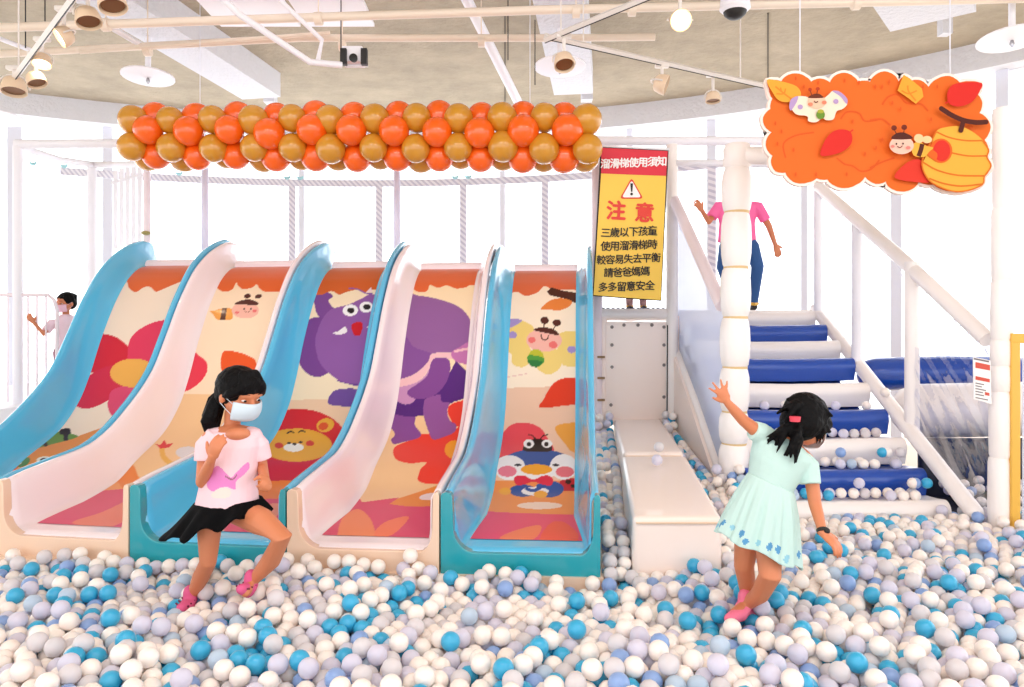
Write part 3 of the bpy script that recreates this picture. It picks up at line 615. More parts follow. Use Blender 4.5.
def bench(name, q, label):   # q: 4 top corners FL, FR, BR, BL ; thick down to z
    t = thing(name, label, 'bench', (sum(p.x for p in q)/4, sum(p.y for p in q)/4, -.1))
    bm = bmesh.new(); lo = [bm.verts.new((p.x, p.y, -.12)) for p in q]; hi = [bm.verts.new(p) for p in q]
    bm.faces.new(lo[::-1]); bm.faces.new(hi)
    for k in range(4): bm.faces.new((lo[k], lo[(k+1) % 4], hi[(k+1) % 4], hi[k]))
    bmesh.ops.bevel(bm, geom=bm.edges[:], offset=.035, segments=4, profile=.6, affect='EDGES')
    bmesh.ops.subdivide_edges(bm, edges=[e for e in bm.edges if e.calc_length() > .3], cuts=6, use_grid_fill=True)
    bmesh.ops.recalc_face_normals(bm, faces=bm.faces)
    me = bpy.data.meshes.new('cushion'); bm.to_mesh(me); bm.free(); o = link('cushion', me, M_cream, t); me.set_sharp_from_angle(angle=math.radians(50))
    r = [q[0], q[1]]; MB().tube([q[0]+Vector((.02, -.006, -.03)), q[1]+Vector((-.02, -.006, -.03))], .006, 6).build('piping', mat('cream_piping', (236, 205, 178), .5), t)
    return t
bench('padded_bench', [Vector((.616, 3.8, .276)), Vector((1.08, 3.8, .276)), Vector((1.25, 5.3, .35)), Vector((.79, 5.3, .35))], 'front cream padded block with the pale vinyl face toward the pit')
bench('padded_bench', [Vector((.80, 5.34, .37)), Vector((1.24, 5.34, .37)), Vector((1.38, 6.84, .44)), Vector((.94, 6.84, .44))], 'rear cream padded block between the front block and the back panel')
# ------------------------------------------------------------------ stairs
M_bl = mat('navy_blue_vinyl', (20, 72, 168), .3, coat=.5, bump=.1, bscale=8)
t = thing('climbing_stairs', 'padded stairs of alternating white and royal blue steps', 'stairs', (2.25, 5.9, -.12))
fr = [(7.06, 1.45), (6.79, 1.318), (6.52, 1.17), (6.24, 1.025), (5.98, .83), (5.69, .64), (5.43, .455), (5.16, .275), (4.88, .11)]
for k, (Y, z) in enumerate(fr):
    xl, xr = 1.64, 2.9; yb = (fr[k-1][0]+.02) if k else 7.3; r = .075
    prof = [(yb, z-.02), (Y+.16, z-.012)]+[(Y+r-r*math.sin(a)*1.0, z-r+r*math.cos(a)) for a in np.linspace(0, math.pi*.62, 9)]+[(Y+.03, z-.19), (yb, z-.22)]
    n = 14; vs = []
    for i in range(n+1):
        u = i/n; x = xl+(xr-xl)*u; sag = .012*math.sin(u*math.pi)+rnd.uniform(-.002, .002)
        for (y, zz) in prof: vs.append((x, y, zz-sag))
    m_ = len(prof); f = [(i*m_+j, i*m_+(j+1) % m_, (i+1)*m_+(j+1) % m_, (i+1)*m_+j) for i in range(n) for j in range(m_)]+[tuple(range(m_)), tuple(n*m_+j for j in range(m_))[::-1]]
    o = MB().add(vs, f).build('step', M_pad if k % 2 == 0 else M_bl, t); o['label'] = 'white padded step' if k % 2 == 0 else 'royal blue padded step'
MB().tube([(2.95, 7.2, 1.47), (2.95, 4.72, .08)], .055, 14, round_ends=True).build('side_stringer', M_pad, t)
MB().hexa([Vector(p) for p in ((1.64, 4.95, -.12), (2.9, 4.95, -.12), (2.9, 7.3, -.12), (1.64, 7.3, -.12), (1.64, 4.96, -.06), (2.9, 4.96, -.06), (2.9, 7.3, 1.22), (1.64, 7.3, 1.22))]).build('ramp_base', M_bl, t, smooth=False)
# left side net wall and handrails
mm = bpy.data.materials.new('milky_net'); mm.use_nodes = True; nt = mm.node_tree; nt.nodes.clear(); o_ = nt.nodes.new('ShaderNodeOutputMaterial'); mx = nt.nodes.new('ShaderNodeMixShader'); mx2 = nt.nodes.new('ShaderNodeMixShader'); tr = nt.nodes.new('ShaderNodeBsdfTransparent'); tl_ = nt.nodes.new('ShaderNodeBsdfTranslucent'); df = nt.nodes.new('ShaderNodeBsdfDiffuse')
tl_.inputs[0].default_value = (*lin((232, 238, 255)), 1); df.inputs[0].default_value = (*lin((244, 246, 255)), 1); mx2.inputs[0].default_value = .5; mx.inputs[0].default_value = .62
nt.links.new(tl_.outputs[0], mx2.inputs[1]); nt.links.new(df.outputs[0], mx2.inputs[2]); nt.links.new(tr.outputs[0], mx.inputs[1]); nt.links.new(mx2.outputs[0], mx.inputs[2]); nt.links.new(mx.outputs[0], o_.inputs[0])
t = thing('stair_side_screen', 'milky net screen with white sloped edges left of the stairs', 'screen', (1.56, 6.2, -.1))
A, B, C, D = Vector((1.56, 5.42, .12)), Vector((1.56, 7.05, 1.12)), Vector((1.56, 7.1, 2.6)), Vector((1.56, 5.42, 1.42))
MB().prism([A, B, C, D], (.008, 0, 0)).build('net_sheet', mm, t, smooth=False)
MB().tube([A, A.lerp(B, .5)+Vector((0, 0, .03)), B], .04).build('lower_edge_pad', M_pad, t)
pt = [W(668, 186, 7.15), W(722, 306, 5.4)]; MB().tube(pt, .048, 14).build('handrail', M_pnk, t)
MB().prism([Vector((1.50, 5.42, -.12)), Vector((1.50, 6.95, -.12)), Vector((1.50, 6.95, 1.08)), Vector((1.50, 5.42, .1))], (.04, 0, 0)).build('cream_side_panel', M_cream, t, smooth=False)
t = thing('stair_handrail', 'white sloped handrail with two posts right of the stairs', 'handrail', (2.97, 6, 0))
MB().tube([W(818, 186, 7.0), W(905, 262, 5.6), W(988, 340, 4.7)], .052, 14).build('rail', M_pad, t)
MB().tube([W(912, 262, 5.5), Vector((W(912, 262, 5.5).x, 5.5, .45))], .052, 14).build('post', M_pad, t)
MB().tube([W(857, 222, 6.3), Vector((W(857, 222, 6.3).x, 6.3, .9))], .045, 14).build('post', M_white, t)
MB().tube([W(818, 180, 7.0), Vector((W(818, 180, 7.0).x, 7.0, 1.45))], .04, 14).build('post', M_white, t)
pts = [W(818, 196, 6.95)+Vector((0, 0, 0))]
for k in range(46):
    u = k/45; p = W(818, 186, 7.0).lerp(W(905, 262, 5.6), u/.52) if u < .52 else W(905, 262, 5.6).lerp(W(988, 340, 4.7), (u-.52)/.48)
    pts.append(p+Vector((0, 0, -.075-.02*math.sin(k*1.7)-(.03 if k in (22, 23, 33, 34, 41) else 0))))
MB().tube(pts, .0035, 5).build('lacing_cord', M_grey, t)
# padded portal: front post with foam segments, beam, right column
t = thing('padded_post', 'white post of bulging foam segments left of the stairs', 'post', (1.62, 5.35, -.1))
zs = [-.12, .16, .43, .66, .98, 1.34, 1.70, 2.10, 2.42]
cx = lambda z: 1.60+.012*(z)
M_tape = mat('tan_tape', (222, 190, 136), .5)
for k in range(len(zs)-1):
    a_, b_ = zs[k], zs[k+1]; h = b_-a_; prof = [(.082, 0), (.094, h*.06), (.105, h*.25), (.108, h*.5), (.104, h*.78), (.092, h*.95), (.082, h)]
    MB().lathe(prof, (cx(a_), 5.35, a_), n=20).build('foam_segment', M_pad, t)
    if k: MB().lathe([(.08, -.012), (.088, -.008), (.088, .008), (.08, .012)], (cx(a_), 5.35, a_), n=20).build('tape_band', M_tape, t)
MB().lathe([(.085, 0), (.1, .02), (.1, .14), (.085, .17)], (cx(2.42), 5.35, 2.42), n=20).build('top_cap', M_pad, t)
tag(MB().tube([Vector((1.68, 5.3, 2.50)), Vector((3.0, 4.7, 2.33))], .062, 14).build('portal_beam', M_pad), 'white padded beam passing behind the orange sign', 'beam')
t = thing('padded_column', 'tall white padded column at right behind the yellow frame', 'column', (3.03, 4.6, -.1))
for z_a, z_b in ((-.12, .45), (.45, .86), (.86, 1.02), (1.02, 1.18), (1.18, 1.55), (1.55, 2.0), (2.0, 2.62)):
    h = z_b-z_a; MB().lathe([(.056, 0), (.062, h*.05), (.064, h*.5), (.062, h*.95), (.056, h)], (3.03+.012*z_a, 4.6, z_a), n=18).build('foam_segment', M_pad, t)
M_yel = mat('yellow_frame', (232, 180, 74), .45)
t = thing('yellow_frame', 'yellow square tube frame at the right edge', 'frame', (3.12, 4.58, -.1))
p = W(1013.5, 340, 4.55); MB().box((p.x, 4.55, .51), (.055, .05, 1.33), bev=.005).build('upright', M_yel, t)
MB().box((p.x+.35, 4.552, p.z+.01), (.755, .056, .06), bev=.005).build('top_bar', M_yel, t)
MB().box((p.x+.37, 4.57, .5), (.6, .01, 1.25)).build('milky_panel', mm, t, smooth=False)
# clear vinyl sheet, dark interior behind it
cv = bpy.data.materials.new('clear_vinyl'); cv.use_nodes = True; nt = cv.node_tree; nt.nodes.clear()
o_ = nt.nodes.new('ShaderNodeOutputMaterial'); mx = nt.nodes.new('ShaderNodeMixShader'); tr = nt.nodes.new('ShaderNodeBsdfTransparent'); gs = nt.nodes.new('ShaderNodeBsdfGlossy'); gs.inputs['Roughness'].default_value = .05
tr.inputs[0].default_value = (.9, .9, .95, 1); lw = nt.nodes.new('ShaderNodeLayerWeight'); lw.inputs[0].default_value = .25
nt.links.new(lw.outputs['Facing'], mx.inputs[0]); nt.links.new(tr.outputs[0], mx.inputs[1]); nt.links.new(gs.outputs[0], mx.inputs[2]); nt.links.new(mx.outputs[0], o_.inputs[0])
m = MB(); nx, nz = 50, 30; vs = []
for i in range(nx+1):
    u = i/nx; Y = 5.46+(4.64-5.46)*u; zlo = .42-.45*u; zhi = 1.13+.02*u-.06*math.sin(u*math.pi)
    for j in range(nz+1):
        v = j/nz; d = u+1.1*v; x = 2.965+.05*u+.006*math.sin(d*20+2*u)*(1-abs(2*v-1)**3)+.003*math.sin(d*51)*math.sin(u*math.pi)
        vs.append((x, Y, zlo+(zhi-zlo)*v))
fs = [(i*(nz+1)+j, (i+1)*(nz+1)+j, (i+1)*(nz+1)+j+1, i*(nz+1)+j+1) for i in range(nx) for j in range(nz)]
o = link('clear_vinyl_sheet', m.add(vs, fs).mesh('clear_vinyl_sheet'), cv); tag(o, 'wrinkled clear vinyl sheet stretched between the right column and post', 'sheet')
M_dk = mat('dark_navy_vinyl', (26, 30, 52), .4, bump=.2, bscale=5)
tag(MB().box((4.2, 5.64, .06), (2.2, .08, .74), bev=.03).build('dark_mat_wall', M_dk), 'dark navy mat wall seen through the clear vinyl', 'mat')
tag(MB().box((3.62, 5.5, -.06), (1.1, 1.9, .1), bev=.02).build('dark_floor_mat', M_dk), 'dark floor mat beyond the clear vinyl sheet', 'mat')
m = MB().tube([(3.3, 6.75, .86), (3.9, 6.7, .88), (5.2, 6.65, .86)], .15, 20, round_ends=True)
tag(m.build('blue_bolster', M_bl), 'big blue bolster lying behind the stair posts at right', 'bolster')
m = MB().tube([(3.3, 6.0, .60), (4.2, 5.98, .62), (5.0, 5.98, .6)], .22, 20, round_ends=True)
tag(m.build('white_bolster', M_pad), 'pale bolster behind the clear vinyl sheet', 'bolster')
# ------------------------------------------------------------------ text helpers, notice, banner, orange sign
def text_mesh(txt, size, m, parent, loc, rotz=0, tilt=0, bold=0, name='lettering', sx=1):
    cu = bpy.data.curves.new('t', 'FONT'); cu.body = txt; cu.size = size; cu.align_x = 'CENTER'; cu.align_y = 'CENTER'; cu.offset = 0; cu.resolution_u = 2; cu.extrude = .0006
    o = bpy.data.objects.new('t', cu); col.objects.link(o); dg = bpy.context.evaluated_depsgraph_get(); dg.update()
    me = bpy.data.meshes.new_from_object(o.evaluated_get(dg)); bpy.data.objects.remove(o)
    M = Matrix.Translation(loc) @ Matrix.Rotation(rotz, 4, 'Z') @ Matrix.Rotation(math.pi/2, 4, 'X') @ Matrix.Rotation(tilt, 4, 'Z') @ Matrix.Diagonal((sx, 1, 1, 1))
    if bold:
        nv_ = len(me.vertices); co = np.empty(nv_*3); me.vertices.foreach_get('co', co); co = co.reshape(-1, 3); fs = [tuple(p.vertices) for p in me.polygons]; mb = MB()
        for q, (dx, dy) in enumerate(((0, 0), (bold, 0), (-bold, 0), (0, bold), (0, -bold))): mb.add([(v[0]+dx, v[1]+dy, v[2]+q*.0001) for v in co], fs)
        me = mb.mesh('character')
    me.transform(M); me.materials.clear(); return link(name, me, m, parent, False)
M_ink = mat('black_ink', (34, 28, 26), .6); M_red = mat('banner_red', (222, 34, 58), .5); M_by = mat('banner_yellow', (250, 204, 78), .5); M_tr = mat('ink_red', (226, 58, 40), .5); M_wh = mat('ink_white', (250, 246, 246), .5)
YB = 6.45
t = thing('warning_banner', 'hanging yellow and red banner with slide safety rules', 'banner', W(632, 300, YB))
def bp_(px, py, off=0): 
    p = W(px, py, YB); p.y += .025*math.sin((px-597)/71*math.pi*1.0)*((py-148)/150)-off; return p
def quadgrid(c00, c10, c11, c01, n, off):
    vs = []
    for j in range(n+1):
        for i in range(n+1):
            u, v = i/n, j/n
            px = (c00[0]*(1-u)+c10[0]*u)*(1-v)+(c01[0]*(1-u)+c11[0]*u)*v; py = (c00[1]*(1-u)+c10[1]*u)*(1-v)+(c01[1]*(1-u)+c11[1]*u)*v
            vs.append(bp_(px, py, off))
    return MB().add(vs, [(j*(n+1)+i, j*(n+1)+i+1, (j+1)*(n+1)+i+1, (j+1)*(n+1)+i) for j in range(n) for i in range(n)])
o = quadgrid((600.5, 147), (668.5, 150.5), (661.5, 301), (592.5, 296), 14, 0).build('cloth_edge', M_ink, t); md = o.modifiers.new('s', 'SOLIDIFY'); md.thickness = .006; md.offset = 0
quadgrid((601.3, 147.8), (667.6, 151.2), (666.0, 176), (601.0, 173.5), 8, .006).build('red_header', M_red, t)
quadgrid((601.0, 173.6), (666.0, 176.1), (660.8, 300), (593.4, 295.2), 12, .006).build('yellow_field', M_by, t)
tl = -.045
def bt(txt, px, py, size, m, bold=.004, sx=1):
    adv = size/s1*.98
    for k, ch in enumerate(txt):
        dx = (k-(len(txt)-1)/2)*adv; text_mesh(ch, size, m, t, bp_(px+dx, py-dx*tl*-1*1.0, .012), tilt=tl, bold=bold, name='character')
s1 = YB/F*1.06
bt('溜滑梯使用須知', 633.5, 163.5, 9.6*s1, M_wh, .0025)
bt('注', 616, 212, 19*s1, M_tr, .006); bt('意', 644.5, 214, 19*s1, M_tr, .006)
for txt, px, py, sz in (('三歲以下孩童', 629, 232.5, 9.6), ('使用溜滑梯時', 629, 246, 9.6), ('較容易失去平衡', 628.5, 259.5, 9.3), ('請爸爸媽媽', 627, 272.5, 9.4), ('多多留意安全', 626.5, 287, 9.6)):
    bt(txt, px, py, sz*s1, M_ink, .0017)
def tri(cx_, cy_, r, off):
    base = [(cx_, cy_-r*1.12), (cx_+r*1.08, cy_+r*.8), (cx_-r*1.08, cy_+r*.8)]; out = []
    for i in range(3):
        p, q0, q1 = np.array(base[i]), np.array(base[i-1]), np.array(base[(i+1) % 3]); a_ = p+(q0-p)*.12; b_ = p+(q1-p)*.12
        out += [tuple(a_), tuple((a_+b_)/2*.6+p*.4), tuple(b_)]
    return [bp_(x, y, off) for x, y in out]
MB().flatp(tri(631.5, 190, 11, .010)).build('triangle_border', M_tr, t, smooth=False); MB().flatp(tri(631.5, 190.3, 9, .012)).build('triangle_field', M_wh, t, smooth=False)
MB().flatp([bp_(630.1, 183.5, .015), bp_(632.9, 183.6, .015), bp_(632.2, 192, .015), bp_(630.9, 192, .015)]).build('exclamation_bar', M_ink, t, smooth=False)
MB().flatp([bp_(631.5+1.4*math.cos(a_), 194.2+1.4*math.sin(a_), .015) for a_ in np.linspace(0, 6.28, 12, False)]).build('exclamation_dot', M_ink, t, smooth=False)
MB().tube([bp_(599, 147, -.02)+Vector((0, 0, .01)), bp_(669.5, 150, -.02)+Vector((0, 0, .01))], .012, 8).build('hanging_bar', M_white, t)
# small notice by the right column
t = thing('rules_notice', 'small white notice with red header fixed beside the right column', 'notice', W(983, 380, 4.62))
Q = lambda px, py, off=0: W(px, py, 4.52-off)
MB().prism([Q(973.5, 357, 0), Q(990.5, 360.5), Q(991.5, 404), Q(974, 399)], (0, .008, 0)).build('sheet', M_wh, t, smooth=False)
M_nr = mat('notice_red', (206, 78, 60), .5)
MB().flatp([Q(975.5, 362, .003), Q(990, 365, .003), Q(990, 370.5, .003), Q(975.5, 367.8, .003)]).build('red_header_band', M_nr, t, smooth=False); MB().flatp([Q(975.5, 376, .003), Q(989.8, 379, .003), Q(989.8, 382.5, .003), Q(975.5, 379.6, .003)]).build('red_middle_band', M_nr, t, smooth=False); MB().flatp([Q(985, 392, .003), Q(989.5, 393, .003), Q(989.5, 396, .003), Q(985, 395, .003)]).build('red_stamp', M_nr, t, smooth=False); m = MB()
for k, (x0, x1, y) in enumerate(((973.8, 989, 357.8), (975.5, 984, 382.5), (975.5, 982, 385.2), (975.5, 986, 388), (975.5, 983, 390.8), (975.5, 984, 393.6), (975.5, 988, 397))):
    h = 1.0 if k else 1.6; m.flatp([Q(x0, y, .004), Q(x1, y+(x1-x0)*.2, .004), Q(x1, y+(x1-x0)*.2+h, .004), Q(x0, y+h, .004)])
m.build('text_lines', mat('grey_ink', (120, 112, 116), .6), t, smooth=False)
# orange foliage sign
YS = 4.55
z3 = lambda x, y: (x/4.904+755, y/4.904+60); z4 = lambda x, y: (x/4.904+870, y/4.904+60)
out = [z3(60, 100), z3(130, 104), z3(150, 80), z3(200, 65), z3(250, 82), z3(275, 106), z3(320, 90), z3(368, 110), z3(390, 78), z3(440, 62), z3(485, 82), z3(505, 106), z3(560, 104), z4(0, 108), z4(20, 78), z4(70, 55), z4(120, 75), z4(140, 105), z4(170, 78), z4(205, 100), z4(250, 100), z4(287, 132), z4(330, 92), z4(390, 78), z4(440, 110), z4(545, 112), z4(530, 170), z4(551, 210), z4(537, 260), z4(575, 288), z4(592, 330), z4(562, 392), z4(582, 440), z4(574, 478), z4(596, 520), z4(562, 572), z4(552, 610), z4(480, 642), z4(400, 645), z4(310, 612), z4(240, 598), z4(205, 634), z4(150, 645), z4(92, 622), z4(78, 596), z4(30, 608), z3(540, 574), z3(500, 610), z3(440, 628), z3(390, 616), z3(355, 586), z3(302, 580), z3(262, 600), z3(200, 602), z3(165, 578), z3(150, 552), z3(100, 546), z3(78, 502), z3(86, 470), z3(55, 430), z3(58, 385), z3(82, 355), z3(45, 320), z3(40, 280), z3(75, 240), z3(85, 190), z3(68, 140)]
# puff every edge outwards into scallops
def scal(pts, amt=.16):
    r = []; n = len(pts); c = np.mean(np.array(pts), 0)
    for i in range(n):
        a_, b_ = np.array(pts[i]), np.array(pts[(i+1) % n]); r.append(tuple(a_)); t_ = b_-a_; nn = np.array((t_[1], -t_[0]))
        for u in (.3, .7): r.append(tuple(a_+t_*u+nn*amt*.6))
    return r
sc_ = scal(out, .12)
def inflate(pts, d):
    r = []; n = len(pts)
    for i in range(n):
        p, q = np.array(pts[i-1]), np.array(pts[(i+1) % n]); t_ = q-p; t_ = t_/np.linalg.norm(t_); r.append(tuple(np.array(pts[i])+np.array((t_[1], -t_[0]))*d))
    return r
t = thing('foliage_sign', 'orange cutout sign with bees, leaves and a beehive', 'sign', W(877, 190, YS))
white_edge = mat('sign_white_edge', (252, 232, 222), .5)
MB().prism([W(x, y, YS) for x, y in inflate(sc_, 2.6)], (0, .03, 0)).build('backing_board', white_edge, t, smooth=False)
art = MB(); smats = []; lay = [0]
def S(c, pts, smooth=True, k=4):
    nm = 'sign_ink_%d_%d_%d' % c; mm_ = mat(nm, tuple(v*.93 for v in c), .6, spec=.25)
    if mm_ not in smats: smats.append(mm_)
    lay[0] += 1; P = cr(pts, k) if smooth else pts
    art.flatp([W(x, y, YS-.002-.0006*lay[0]) for x, y in P], smats.index(mm_))
def SE(c, x, y, rx, ry, f, rot=0): S(c, [f(x+rx*math.cos(a_)*math.cos(rot)-ry*math.sin(a_)*math.sin(rot), y+rx*math.cos(a_)*math.sin(rot)+ry*math.sin(a_)*math.cos(rot)) for a_ in np.linspace(0, 2*math.pi, 24, False)], False)
def SL(c, pts, wd, f):
    q = [np.array(p_, float) for p_ in (cr(pts, 4, False) if len(pts) > 2 else pts)]; l, r = [], []
    for i, a_ in enumerate(q):
        tt = q[min(i+1, len(q)-1)]-q[max(i-1, 0)]; tt = tt/max(1e-6, np.linalg.norm(tt)); nn = np.array((-tt[1], tt[0]))*wd/2; l.append(f(*(a_+nn))); r.append(f(*(a_-nn)))
    S(c, l+r[::-1], False)
OG = (244, 112, 34); OD = (232, 92, 26); LY = (250, 172, 56)
S(OG, sc_, False)
for pts in ([(150, 480), (140, 410), (200, 370), (290, 355)], [(400, 480), (440, 510), (480, 520), (520, 545), (570, 535), (610, 490)], [(420, 290), (450, 255), (510, 260), (540, 300), (613, 290)]): SL(OD, pts, 9, z3)
for pts in ([(60, 220), (90, 180), (140, 170), (180, 210), (250, 215), (285, 250)], [(0, 295), (60, 290), (100, 320)], [(0, 530), (60, 500), (120, 480)]): SL(OD, pts, 9, z4)
for x, y in ((200, 90), (310, 110), (440, 100), (510, 110), (100, 310), (130, 350), (190, 440), (450, 560), (300, 560), (200, 560), (540, 460), (480, 300), (590, 130), (110, 410), (240, 130)): SE(OD, x, y, 5, 10, z3)
for x, y in ((60, 130), (95, 105), (110, 210), (150, 240), (60, 390), (30, 430), (140, 560), (330, 130), (480, 140), (500, 330), (260, 130), (300, 290)): SE(OD, x, y, 5, 10, z4)
S(LY, [z3(58, 98), z3(130, 105), z3(205, 130), z3(225, 175), z3(175, 205), z3(120, 200), z3(90, 165)]); SL((240, 140, 40), [(100, 130), (150, 170), (185, 195)], 8, z3); SL((240, 140, 40), [(125, 135), (130, 155)], 7, z3); SL((240, 140, 40), [(105, 165), (140, 165), (150, 140)], 7, z3)
S(LY, [z4(165, 72), z4(205, 98), z4(255, 140), z4(262, 180), z4(225, 215), z4(185, 185), z4(135, 150), z4(150, 110)], False); SL((240, 140, 40), [(185, 125), (190, 155), (225, 200)], 8, z4); SL((240, 140, 40), [(155, 150), (190, 165), (230, 150)], 7, z4)
LR = (228, 44, 36)
S(LR, [z3(322, 468), z3(340, 400), z3(380, 352), (z3(430, 340)), z3(470, 355), z3(476, 400), z3(450, 435), z3(400, 460)]); SL(LR, [(455, 360), (482, 342)], 6, z3)
S(LR, [z4(548, 112), z4(530, 165), z4(500, 205), z4(440, 228), z4(390, 215), z4(378, 170), z4(395, 130), z4(440, 112)]); SL(LR, [(395, 200), (368, 212)], 6, z4)
S((232, 58, 40), [z4(122, 578), z4(160, 520), z4(215, 488), z4(260, 500), z4(300, 590), z4(240, 600)], True)
# butterfly bee
WG = (252, 236, 214); LV = (190, 160, 210)
S(WG, [z3(170, 215), z3(200, 180), z3(260, 182), z3(300, 215), z3(360, 170), z3(385, 152), z3(440, 180), z3(452, 215), z3(430, 240), z3(400, 252), z3(385, 290), z3(350, 295), z3(330, 285), z3(300, 305), z3(262, 300), z3(255, 275), z3(200, 265)])
S(LV, [z3(168, 220), z3(180, 190), z3(212, 178), z3(200, 215), z3(175, 248)]); S(LV, [z3(380, 152), z3(415, 155), z3(452, 190), z3(448, 215), z3(420, 180)])
SE(LV, 222, 230, 13, 12, z3); SE(LV, 397, 203, 13, 12, z3); SE((252, 206, 176), 303, 205, 45, 34, z3)
S((110, 48, 26), [z3(262, 186), z3(280, 170), z3(310, 165), z3(332, 178), z3(330, 186)]); SE((190, 60, 24), 270, 145, 9, 9, z3); SE((190, 60, 24), 308, 141, 10, 9, z3); SL((110, 48, 26), [(271, 150), (278, 172)], 4, z3); SL((110, 48, 26), [(307, 147), (303, 168)], 4, z3)
SE((240, 140, 110), 272, 217, 12, 9, z3); SE((240, 140, 110), 340, 208, 12, 9, z3); SL((90, 50, 40), [(290, 200), (298, 208), (310, 202)], 4, z3)
SE((110, 150, 50), 322, 268, 21, 22, z3); SE((180, 180, 60), 322, 252, 16, 10, z3)
# beehive
HV = (248, 182, 66); HO = (230, 120, 30)
S(HV, [z4(325, 350), z4(370, 330), z4(440, 325), z4(500, 350), z4(555, 395), z4(580, 440), z4(574, 478), z4(596, 520), z4(562, 572), z4(552, 610), z4(480, 638), z4(400, 642), z4(330, 615), z4(290, 590), z4(255, 530), z4(270, 480), z4(300, 420)])
for pts in ([(325, 352), (390, 380), (470, 395), (550, 395)], [(400, 455), (480, 470), (572, 470)], [(258, 500), (330, 540), (430, 565), (560, 568)], [(290, 580), (360, 605), (450, 618), (550, 608)]): SL(HO, pts, 8, z4)
SL(HO, [(325, 352), (285, 430), (256, 500), (270, 560), (310, 605), (400, 642), (480, 640), (552, 610), (562, 570), (594, 520), (574, 476), (582, 440), (552, 395)], 7, z4)
SE((240, 104, 30), 348, 445, 56, 60, z4); SE((228, 50, 36), 352, 445, 42, 52, z4); S((240, 104, 30), [z4(282, 465), z4(300, 440), z4(330, 460), z4(320, 490)])
BRN = (86, 34, 24)
SL(BRN, [(350, 238), (400, 270), (460, 296), (520, 306), (570, 304)], 24, z4); SE(BRN, 350, 238, 12, 12, z4); SE(BRN, 570, 304, 12, 12, z4); SL(BRN, [(458, 296), (446, 345)], 24, z4); SE(BRN, 446, 345, 12, 12, z4)
# honey bee
S(HV, [z4(205, 420), z4(240, 400), z4(275, 420), z4(310, 430), z4(290, 450), z4(265, 475), z4(215, 468)]); SL(BRN, [(256, 412), (250, 440), (238, 472)], 22, z4)
SE((252, 214, 160), 240, 385, 24, 22, z4, .4); SE((252, 214, 160), 280, 390, 24, 18, z4)
SE((252, 204, 184), 155, 418, 60, 44, z4); S(BRN, [z4(104, 385), z4(125, 362), z4(160, 355), z4(195, 368), z4(208, 385), z4(150, 390)]); SE((120, 44, 24), 118, 333, 14, 13, z4); SE((120, 44, 24), 168, 330, 14, 13, z4); SL(BRN, [(118, 340), (130, 362)], 4, z4); SL(BRN, [(168, 338), (165, 360)], 4, z4)
SE((30, 20, 20), 130, 411, 4, 5, z4); SE((30, 20, 20), 162, 410, 4, 5, z4); SL((120, 40, 30), [(134, 422), (147, 430), (160, 420)], 4, z4); SE((244, 140, 130), 112, 423, 9, 7, z4); SE((244, 140, 130), 188, 430, 11, 8, z4)
art.build('printed_face', smats, t, smooth=False)
for px in (800, 950): MB().tube([W(px, 80, YS+.02), W(px, 80, YS+.02)+Vector((0, 0, CZ-W(px, 80, YS).z))], .004, 5).build('hanging_wire', M_grey, t)
# ------------------------------------------------------------------ balloon garland
M_bo = mat('balloon_orange', (254, 104, 16), .25, coat=.5, trans=.0, sss=.12); M_bg = mat('balloon_gold', (212, 148, 40), .25, coat=.6, sss=.1)
def balloon_mesh(r, m, nm):
    prof = [(r*math.sin(a_)*1.0, r*math.cos(a_)*(1 if a_ < 1.6 else 1.06)) for a_ in np.linspace(.02, math.pi-.12, 16)]+[(r*.05, -r*1.11), (r*.11, -r*1.2), (r*.02, -r*1.2)]
    me = MB().lathe(prof, (0, 0, 0), n=24).mesh(nm); me.materials.append(m); me.polygons.foreach_set('use_smooth', [True]*len(me.polygons)); return me
bo, bg = balloon_mesh(.129, M_bo, 'balloon_orange'), balloon_mesh(.126, M_bg, 'balloon_gold')
gold = [133, 171, 213, 253, 293, 330, 373, 415, 458, 501, 543, 586]; oran = [150, 191, 231, 271, 312, 352, 395, 437, 480, 522, 565]
cz = 137
for kind, xs, angs_ in (('orange', oran, (0, 90, -90)), ('gold', gold, (45, -45, 225))):
    for px in xs:
        u = (px-133)/453; Y = 6.75-.45*u; c = W(px+1+(512-px)*.017, cz+.8*math.sin(px), Y)
        for ad in angs_:
            a_ = math.radians(ad)+rnd.uniform(-.08, .08); rr = .176 if kind == 'orange' else .18
            d = Vector((rnd.uniform(-.06, .06), -math.cos(a_), math.sin(a_))).normalized()
            if kind == 'gold' and ad == 225: rr = .2
            o = bpy.data.objects.new(kind+'_balloon', bo if kind == 'orange' else bg); col.objects.link(o)
            o.location = c+d*rr*(1+rnd.uniform(-.03, .03)); o.rotation_euler = (d.to_track_quat('Z', 'Y') @ Euler((0, 0, rnd.random()*6)).to_quaternion()).to_euler()
            s_ = 1+rnd.uniform(-.05, .05); o.scale = (s_, s_, s_)
            pos = {0: 'front row', 90: 'top row', -90: 'bottom row', 45: 'upper row', -45: 'lower row', 225: 'rear row'}[ad]
            third = 'left third' if px < 280 else ('middle third' if px < 440 else 'right third')
            tag(o, '%s balloon in the %s of the garland, %s' % (kind if kind == 'orange' else 'golden brown', pos, third), 'balloon', '%s garland balloons, %s, %s' % (kind, pos, third))
t = thing('garland_line', 'line on which the orange and gold balloons are tied', 'cord', W(360, 137, 6.5))
MB().tube([W(120, 137, 6.75), W(600, 137, 6.3)], .008, 6).build('line', M_grey, t)
for px in (200, 530): MB().tube([W(px, 137, 6.75-.45*(px-133)/453), W(px, 137, 6.75-.45*(px-133)/453)+Vector((0, 0, 1.6))], .003, 5).build('hanging_thread', M_grey, t)
